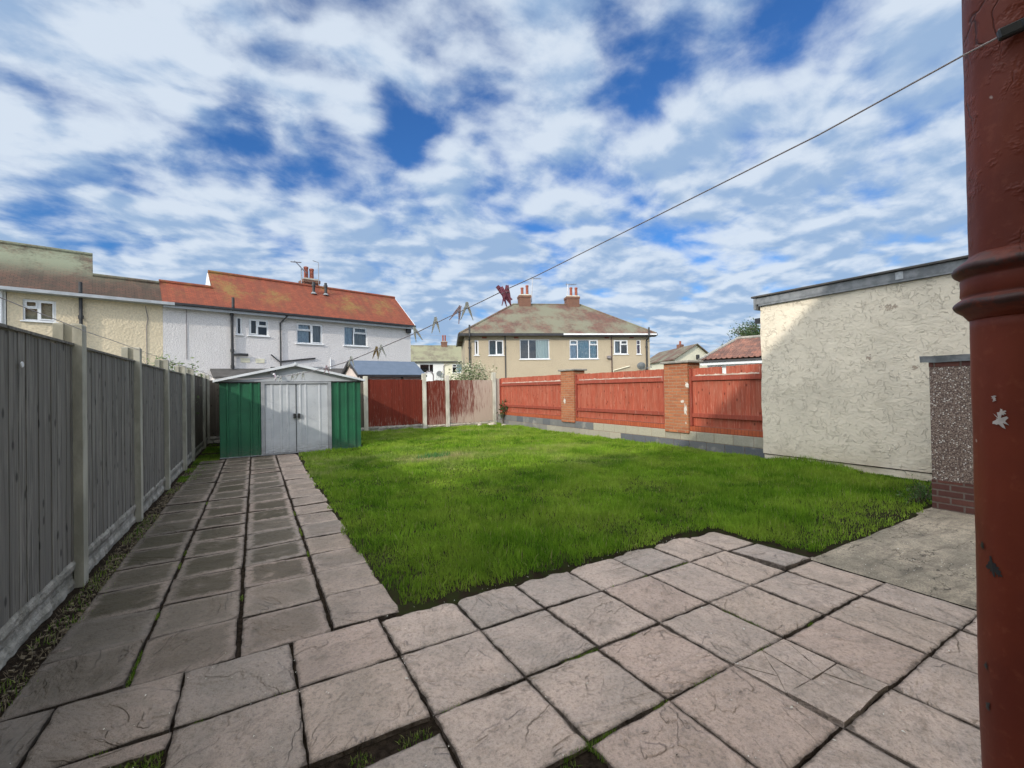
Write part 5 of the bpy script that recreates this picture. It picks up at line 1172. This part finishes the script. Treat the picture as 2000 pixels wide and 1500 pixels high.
# ---- far house with the cream gable on the right
def gable_house():
    g0=EYE+ray(1360,674)*58; zr=g0.z
    # gable faces us slightly from the left; ridge runs back to the left
    e=onz(1270,711,0) if False else None
    T=None
    zE=EYE.z+(ray(1318,706).z)*55.5
    A=EYE+ray(1318,706)*55.5; B=EYE+ray(1397,699)*60.5; Rg=EYE+ray(1360,673)*58; Rf=EYE+ray(1287,685.5)*72; Ef=EYE+ray(1255,713)*70
    zE=(A.z+B.z)/2
    d=(Rf-Rg); d.z=0; dn=d.normalized(); Lh=d.length
    mb=MB(); base=[Vector((A.x,A.y,0)),Vector((B.x,B.y,0))]; back=[p+d for p in base]
    T=thing('gabled_house','distant house with a cream gable end and grey green roof right of the pair','house',(A.x,A.y,0))
    # gable wall
    mb.add([(A.x,A.y,0),(B.x,B.y,0),(B.x,B.y,zE),(Rg.x,Rg.y,Rg.z),(A.x,A.y,zE)],[(0,1,2,3,4)]); mb.add([tuple(p) for p in (base[0],base[0]+d)]+[(back[0].x,back[0].y,zE),(A.x,A.y,zE)],[(0,1,2,3)]); mb.build('wall',M_creamwall,T,fix=False)
    up_=Vector((0,0,.12)); ov=-dn*.4
    def sl(P,mb,th=.14):
        lo=(Vector((P.x,P.y,zE))-Rg); lo=lo*1.07
        a=Rg+ov+up_; b=Rg+lo+ov+up_; c=b+d*1.0; e_=Rg+d+up_; 
        mb.add([a,b,c,e_,a-Vector((0,0,th)),b-Vector((0,0,th)),c-Vector((0,0,th)),e_-Vector((0,0,th))],[(0,1,2,3),(4,5,6,7),(0,1,5,4),(1,2,6,5),(2,3,7,6),(3,0,4,7)])
    mb=MB(); sl(A,mb); sl(B,mb); rf=mb.build('roof',M_roofmid,T)
    q=EYE+ray(1328.5,673)*64; mb=MB(); mb.box(q.x-.42,q.x+.42,q.y-.3,q.y+.3,Rg.z-1.,q.z); c=mb.build('chimney',M_brickchim,rf); mb=MB(); pot(mb,q.x,q.y,q.z,.16,.5); mb.build('chimney_pot',M_pot,c)
    q=EYE+ray(1360.5,697.5)*57.3; mb=MB(); mb.bbox(q.x-.18,q.x+.18,q.y-.35,q.y-.02,q.z-.35,q.z+.3,.03); mb.build('wall_lamp',M_black,T)
gable_house()

# ---- tiled bungalow roof next to the garage
def bungalow():
    F=Fac((1366,704.5),(1500,697.5),2.75,.3); T=thing('tiled_outbuilding','white outbuilding with brown pantiled hipped roof above the red panels','outbuilding',F.o,F.rz)
    xl=0; x1=F.len+3.5; h=win_rect(F,1398,713,1411,760)
    mb=MB(); wall_holes(mb,.3,x1,0,2.68,[h]); mb.add([(.3,0,0),(.3,5,0),(.3,5,2.68),(.3,0,2.68)],[(0,1,2,3)]); mb.box(.6,x1,.9,5,0,2.6); mb.build('wall',M_whitewall,T,fix=False)
    yr=3.0; zr=F.plane_hit(1465,661,yr)[1]; r0=F.plane_hit(1441,663,yr)[0]
    tan=(zr-2.75)/(yr+.3)
    # profiled pantiles: rolls across the slope, steps down it
    mb=MB(); roll=.25; nxr=int((x1-xl)/roll*6); rows=14
    def f(a,b):
        x=xl+(x1-xl)*a; t=b; lim=(x-xl)/(r0-xl) if x<r0 else 1.
        t=min(b,lim); y=-.3+(yr+.3)*t; z=2.75+tan*(y+.3)
        ph=(x/roll)%1; z+=.045*max(0,math.sin(ph*2*PI))+.0
        k=(t*rows)%1; z+=.05*(1-k)
        return (x,y,z)
    mb.sheet(f,nxr,rows*3); mb.add([(xl,-.3,2.75),(r0,yr,zr),(xl,2*yr+.3,2.75)],[(0,1,2)]); mb.add([(r0,yr,zr),(x1,yr,zr),(x1,2*yr+.3,2.75),(xl,2*yr+.3,2.75)],[(0,1,2,3)])
    rf=mb.build('roof',M_roofpan,T,fix=False)
    mb=MB(); mb.tube([(r0,yr,zr+.06),(x1,yr,zr+.06)],.09,8); mb.tube([(xl,-.3,2.80),(r0,yr,zr+.06)],.08,8); mb.build('ridge_tiles',M_capstone,rf)
    mb=MB(); mb.box(xl+.05,x1,-.33,-.302,2.50,2.72); mb.build('fascia',M_white,T); mb=MB(); mb.box(xl+.0,x1,-.42,-.332,2.64,2.73); mb.build('gutter',M_blackpaint,T)
    window(T,h,[(1,[(1,False)])],sill=False)
bungalow()

# ---- outbuildings behind the shed and the far fence
def dark_garage():
    F=Fac((402,737),(720,748),2.0,.1)
    a=EYE+ray(405,706.5)*19.5; b=EYE+ray(620,716)*22.5; d=(b-a); d.z=0; rz=math.atan2(d.y,d.x)
    T=thing('felt_roofed_garage','low building with dark felt roof behind the green shed','garage',(a.x,a.y,0),rz)
    L_=d.length+2; zr=a.z; mb=MB(); mb.box(0.05,L_-.1,-1.9,1.9,0,zr-.75); mb.build('wall',M_grey,T)
    mb=MB(); mb.prism([(-2.0,zr-.72),(0,zr),(2.0,zr-.72),(2.0,zr-.80),(0,zr-.08),(-2.0,zr-.80)],'x',0,L_); mb.build('roof',M_felt,T)
dark_garage()
def blue_shed():
    a=EYE+ray(681,703.5)*17.3; b=EYE+ray(809,708)*19.0; d=(b-a); d.z=0; rz=math.atan2(d.y,d.x); L_=d.length
    T=thing('felt_roofed_shed','pinkish shed with slate blue felt roof and dark barge boards behind the back fence','shed',(a.x,a.y,0),rz)
    zr=a.z; hw=.95; F=None; ze=zr-.52
    mb=MB(); mb.prism([(-hw,0),(-hw,ze),(0,zr-.06),(hw,ze),(hw,0)],'x',.1,L_-.1); mb.build('wall',M_pinkboard,T)
    mb=MB(); mb.prism([(-hw-.18,ze-.08),(0,zr),(hw+.18,ze-.08),(hw+.18,ze-.12),(0,zr-.04),(-hw-.18,ze-.12)],'x',0,L_); mb.build('roof',M_feltblue,T)
    mb=MB()
    for s_ in(-1,1): mb.prism([(0,zr-.0),(s_*(hw+.2),ze-.10),(s_*(hw+.2),ze-.20),(0,zr-.12)],'x',-.035,-.003)
    mb.build('barge_board',M_blackpaint,T)
    mb=MB(); mb.box(0,L_,-hw-.24,-hw-.183,ze-.17,ze-.09); mb.build('gutter',M_blackpaint,T)
    mb=MB(); mb.box(L_*.63,L_*.63+.08,-hw-.03,-hw-.002,0,ze-.1); mb.build('corner_strip',M_blackpaint,T)
    mb=MB(); mb.bbox(.065,.098,-.05,.05,zr-.33,zr-.2,.01); mb.build('vent',M_black,T)
    mb=MB(); q=L_-.1; mb.tube([(q,-hw-.25,ze-.4),(q,-hw-.25,ze-.05),(q+.12,-hw-.25,ze+.05),(q+.3,-hw-.25,ze+.04),(q+.38,-hw-.25,ze-.1),(q+.38,-hw-.25,ze-.5)],.03,8); mb.build('hose',M_cableg,T)
blue_shed()

# ---- overhead wires far behind
def wires():
    for k,(y0,y1,lb) in enumerate(((648,656,'topmost of the three thin overhead wires low in the sky between the houses'),(656,664,'middle one of the three thin overhead wires low in the sky between the houses'),(669,674,'lowest of the three thin overhead wires low in the sky between the houses'))):
        a=EYE+ray(700,y0-6+k)*75; b=EYE+ray(1500,y1+8+k)*80; pts=[]
        for i in range(13):
            t=i/12; p=a.lerp(b,t); p.z-=1.4*4*t*(1-t); pts.append(p)
        mb=MB(); mb.tube(pts,.012,5); tag(mb.build('overhead_wire',M_cableg),lb,'wire','overhead wires between the distant houses')
wires()

# ------------------------------------------------------------------ plants
def leafmat(name,c1,c2,c3=None,thr=.8):
    m,t,b=newmat(name); b.inputs['Roughness'].default_value=.55
    a=t('ShaderNodeAttribute'); a.attribute_name='tone'
    c=t.mix(a.outputs['Fac'],c1,c2)
    if c3: c=t.mix(t.ramp(a.outputs['Fac'],thr,thr+.03),c,c3)
    t.put(b.inputs['Base Color'],c); out=[n_ for n_ in t.n if n_.type=='OUTPUT_MATERIAL'][0]
    tl=t('ShaderNodeBsdfTranslucent'); t.put(tl.inputs[0],c); mx=t('ShaderNodeMixShader'); mx.inputs[0].default_value=.3
    t.l.new(b.outputs[0],mx.inputs[1]); t.l.new(tl.outputs[0],mx.inputs[2]); t.l.new(mx.outputs[0],out.inputs[0]); return m
M_leafdark=leafmat('dark_leaves',(.030,.065,.018),(.075,.125,.035)); M_leafvar=leafmat('variegated_leaves',(.08,.14,.04),(.22,.27,.11),(.60,.58,.40),.55); M_leafivy=leafmat('ivy_leaves',(.03,.09,.015),(.08,.17,.03)); M_leafpale=leafmat('pale_leaves',(.10,.16,.05),(.30,.36,.18))
M_twig=simple('twig_bark',(.12,.09,.065),(.08,.06,.045),20,.9)
def leaves(pts,size,name,mat,parent,elong=1.8,jit=.5,dirs=None):
    vs=[];fs=[];tn=[]
    for i,p in enumerate(pts):
        d=Vector((random.gauss(0,1),random.gauss(0,1),random.gauss(0,.6))).normalized() if dirs is None else dirs[i]
        w=d.cross(Vector((random.gauss(0,1),random.gauss(0,1),random.gauss(0,1)))).normalized(); s_=size*random.uniform(.6,1.3); b=len(vs)
        vs+=[p,p+d*s_*elong*.45+w*s_*.42,p+d*s_*elong,p+d*s_*elong*.45-w*s_*.42]; fs.append((b,b+1,b+2,b+3)); tn+=[random.random()]*4
    mb=MB(); mb.v=[tuple(v) for v in vs]; mb.f=fs; mb.mi=[0]*len(fs); o=mb.build(name,mat,parent,fix=False); at=o.data.attributes.new('tone','FLOAT','POINT'); at.data.foreach_set('value',tn); return o
def shrub(name,label,cat,base,h,spread,nst,nl,size,mat,droop=.2,seed=1,elong=2.,trunk='stems',top=None,r0=.015):
    random.seed(seed); T=thing(name,label,cat,base); mb=MB(); pts=[]; base=Vector(base)
    for k in range(nst):
        a=random.uniform(0,2*PI); L_=h*random.uniform(.55,1.05); e=spread*random.uniform(.2,1); P=[base+Vector((random.gauss(0,.05),random.gauss(0,.05),0))]
        for i in range(1,8):
            t=i/7; P.append(base+Vector((math.cos(a)*e*t**1.4,math.sin(a)*e*t**1.4,L_*t-droop*L_*t*t))+Vector((random.gauss(0,.03),random.gauss(0,.03),random.gauss(0,.02)))*h*.5)
        mb.tube(P,[r0*(1-.8*i/7) for i in range(8)],5)
        for i in range(3,8):
            for _ in range(3):
                q=P[i]+Vector((random.gauss(0,1),random.gauss(0,1),random.gauss(0,.7)+.2)).normalized()*h*.13; mb.tube([P[i],q],[r0*.35,r0*.15],4)
                for _ in range(max(1,nl//(nst*15))): pts.append(P[i].lerp(q,random.random()*1.2)+Vector((random.gauss(0,1),random.gauss(0,1),random.gauss(0,1)))*h*.03)
    mb.build(trunk,M_twig,T); leaves(pts,size,'foliage',mat,T,elong); return T
# tree behind the tiled roof
def tree():
    random.seed(5); c=EYE+ray(1490,664)*33; b=Vector((c.x,c.y,0)); T=thing('bushy_tree','dark green tree showing above the brown tiled roof beside the garage','tree',b)
    mb=MB(); mb.tube([b,b+Vector((.1,0,1.5)),b+Vector((0,.1,3.2)),b+Vector((.1,0,5.6))],[.22,.18,.13,.05],8); pts=[]
    for k in range(70):
        a=random.uniform(0,2*PI); el=random.uniform(.0,1.35); R_=random.uniform(2.2,3.3)*(1-.22*math.sin(el)); o=b+Vector((0,0,4.0)); tip=o+Vector((math.cos(a)*math.cos(el)*R_*1.1,math.sin(a)*math.cos(el)*R_*.9,math.sin(el)*R_*.93))
        mid=o.lerp(tip,.5)+Vector((random.gauss(0,.15),random.gauss(0,.15),.15)); P=[o.lerp(mid,.3),mid,o.lerp(tip,.85),tip+Vector((random.gauss(0,.2),random.gauss(0,.2),random.gauss(.1,.15)))]
        mb.tube(P,[.05,.035,.02,.008],5)
        for i in range(75):
            t=random.uniform(.45,1.03); q=P[1].lerp(P[3],(t-.45)/.58); pts.append(q+Vector((random.gauss(0,1),random.gauss(0,1),random.gauss(0,1)))*.17)
    mb.build('trunk',M_twig,T); leaves(pts,.085,'crown',M_leafdark,T,1.7)
tree()
p=onv(955,742,17.0)
shrub('variegated_shrub','cream and green variegated shrub arching over the back fence','shrub',(8.1,17.75,0),2.9,1.0,34,7500,.05,M_leafvar,.12,3)
shrub('climbing_shrub','dark leafy climber poking over the left fence near the shed','shrub',(-1.75,13.2,0),2.3,.5,22,4200,.05,M_leafpale,.06,8)
shrub('arching_bramble','thin dark shoots rising behind the narrow red panel','shrub',(6.9,17.0,0),2.35,.7,5,90,.05,M_leafdark,.1,12)
shrub('corner_weed','leafy weed growing in the joint between the bleached panel and the block wall','weed',(8.62,15.55,.1),.95,.16,7,160,.07,M_leafdark,.05,15,r0=.006)
# ivy clump at the foot of the outhouse
random.seed(31); T=thing('ivy_clump','leafy green weed clump at the foot of the pebbledashed outhouse','weed',(7.3,2.2,0)); mb=MB(); pts=[]
for k in range(60):
    a=random.uniform(0,2*PI); b0=Vector((7.35+random.gauss(0,.25),2.22+random.gauss(0,.10),0)); tip=b0+Vector((math.cos(a)*.08,math.sin(a)*.08,random.uniform(.05,.26)*(1.3-min(1,abs(b0.x-7.1)*1.4)))); mb.tube([b0,tip],[.003,.0015],4)
    for i in range(16): pts.append(b0.lerp(tip,random.random())+Vector((random.gauss(0,1),random.gauss(0,1),random.gauss(0,.5)))*.022)
mb.build('stems',M_twig,T); leaves(pts,.022,'foliage',M_leafivy,T,1.3)
# coarse tuft in the dry patch
n=520; a=rng.random(n)*2*PI; rr=rng.random(n)**.8; x=3.38+.36*rr*np.cos(a)+.08*rng.normal(size=n); y=9.18+.24*rr*np.sin(a)+.03*rng.normal(size=n)
M_tuft=leafmat('coarse_grass',(.04,.13,.03),(.11,.26,.06))
blades('grass_tuft',x,y,np.full(n,.005),.05+.11*rng.random(n),np.full(n,.010),rng.random(n),np.zeros(n),'coarse dark green grass tuft in the middle of the dry patch','grass',M_tuft,lean=.8)
# scattered petals, seeds and crumbs on the paving; dead stems in the soil strip
random.seed(44); mb=MB(); md=MB()
for k in range(420):
    x,y=random.uniform(-.9,4),random.uniform(.8,3.05)
    if k>250: x,y=random.choice([(random.uniform(.9,3.6),2.96+random.gauss(0,.03)),(random.choice(ur[3:10])+random.gauss(0,.006),random.uniform(.9,2.9)),(random.uniform(4.1,5.5),random.uniform(1.2,2.0))])
    s_=random.uniform(.0015,.0032)*(2.0 if random.random()<.06 else 1); a=random.uniform(0,PI); c,s2=math.cos(a),math.sin(a)
    (mb if random.random()<.75 else md).add([(x+(dx*c-dy*s2)*s_,y+(dx*s2+dy*c)*s_,.0075+dz*s_) for dx,dy,dz in((-1.8,0,0),(0,-.9,.3),(1.8,0,.1),(0,.9,.3),(0,0,1.1))],[(0,1,4),(1,2,4),(2,3,4),(3,0,4)])
tag(mb.build('petals',simple('pale_petal',(.72,.70,.64),(.6,.57,.5),30,.8),org=(0,0,0),fix=False),'tiny pale petals and seeds scattered over the paving','litter',kind='stuff')
tag(md.build('crumbs',M_soil,org=(0,0,0),fix=False),'small dark soil crumbs scattered over the paving','litter',kind='stuff')
mb=MB()
for k in range(900):
    x,y=random.uniform(-1.2,-1.02),random.uniform(2.4,9); a=random.uniform(0,PI); l=random.uniform(.015,.06); mb.tube([(x,y,-.018),(x+l*math.cos(a)*.6,y+l*math.sin(a),-.018+random.uniform(.003,.03))],[.0018,.001],4)
for k in range(900):
    x,y=random.uniform(-1.19,-1.03),random.uniform(2.4,11); s_=random.uniform(.004,.012); mb.box(x-s_,x+s_,y-s_*.7,y+s_*.7,-.03,-.03+s_*1.1,jit=s_*.4)
tag(mb.build('dead_stems',simple('dead_stem',(.20,.16,.10),(.07,.055,.04),30,.95),org=(0,0,0),fix=False),'dry stems and crumbs lying in the soil strip beside the left fence','litter',kind='stuff')
rock((-1.0,3.62,-.02),(.05,.035,.02),'broken piece of paving lying on the soil strip by the left fence',mat=M_slab,seed=33,name='paving_fragment',cat='debris',sub=2)
rock((.99,1.90,-.02),(.028,.016,.012),'pale oval pebble in the gap between two paving slabs',mat=M_pegw,seed=5,name='pebble',cat='pebble',sub=2)
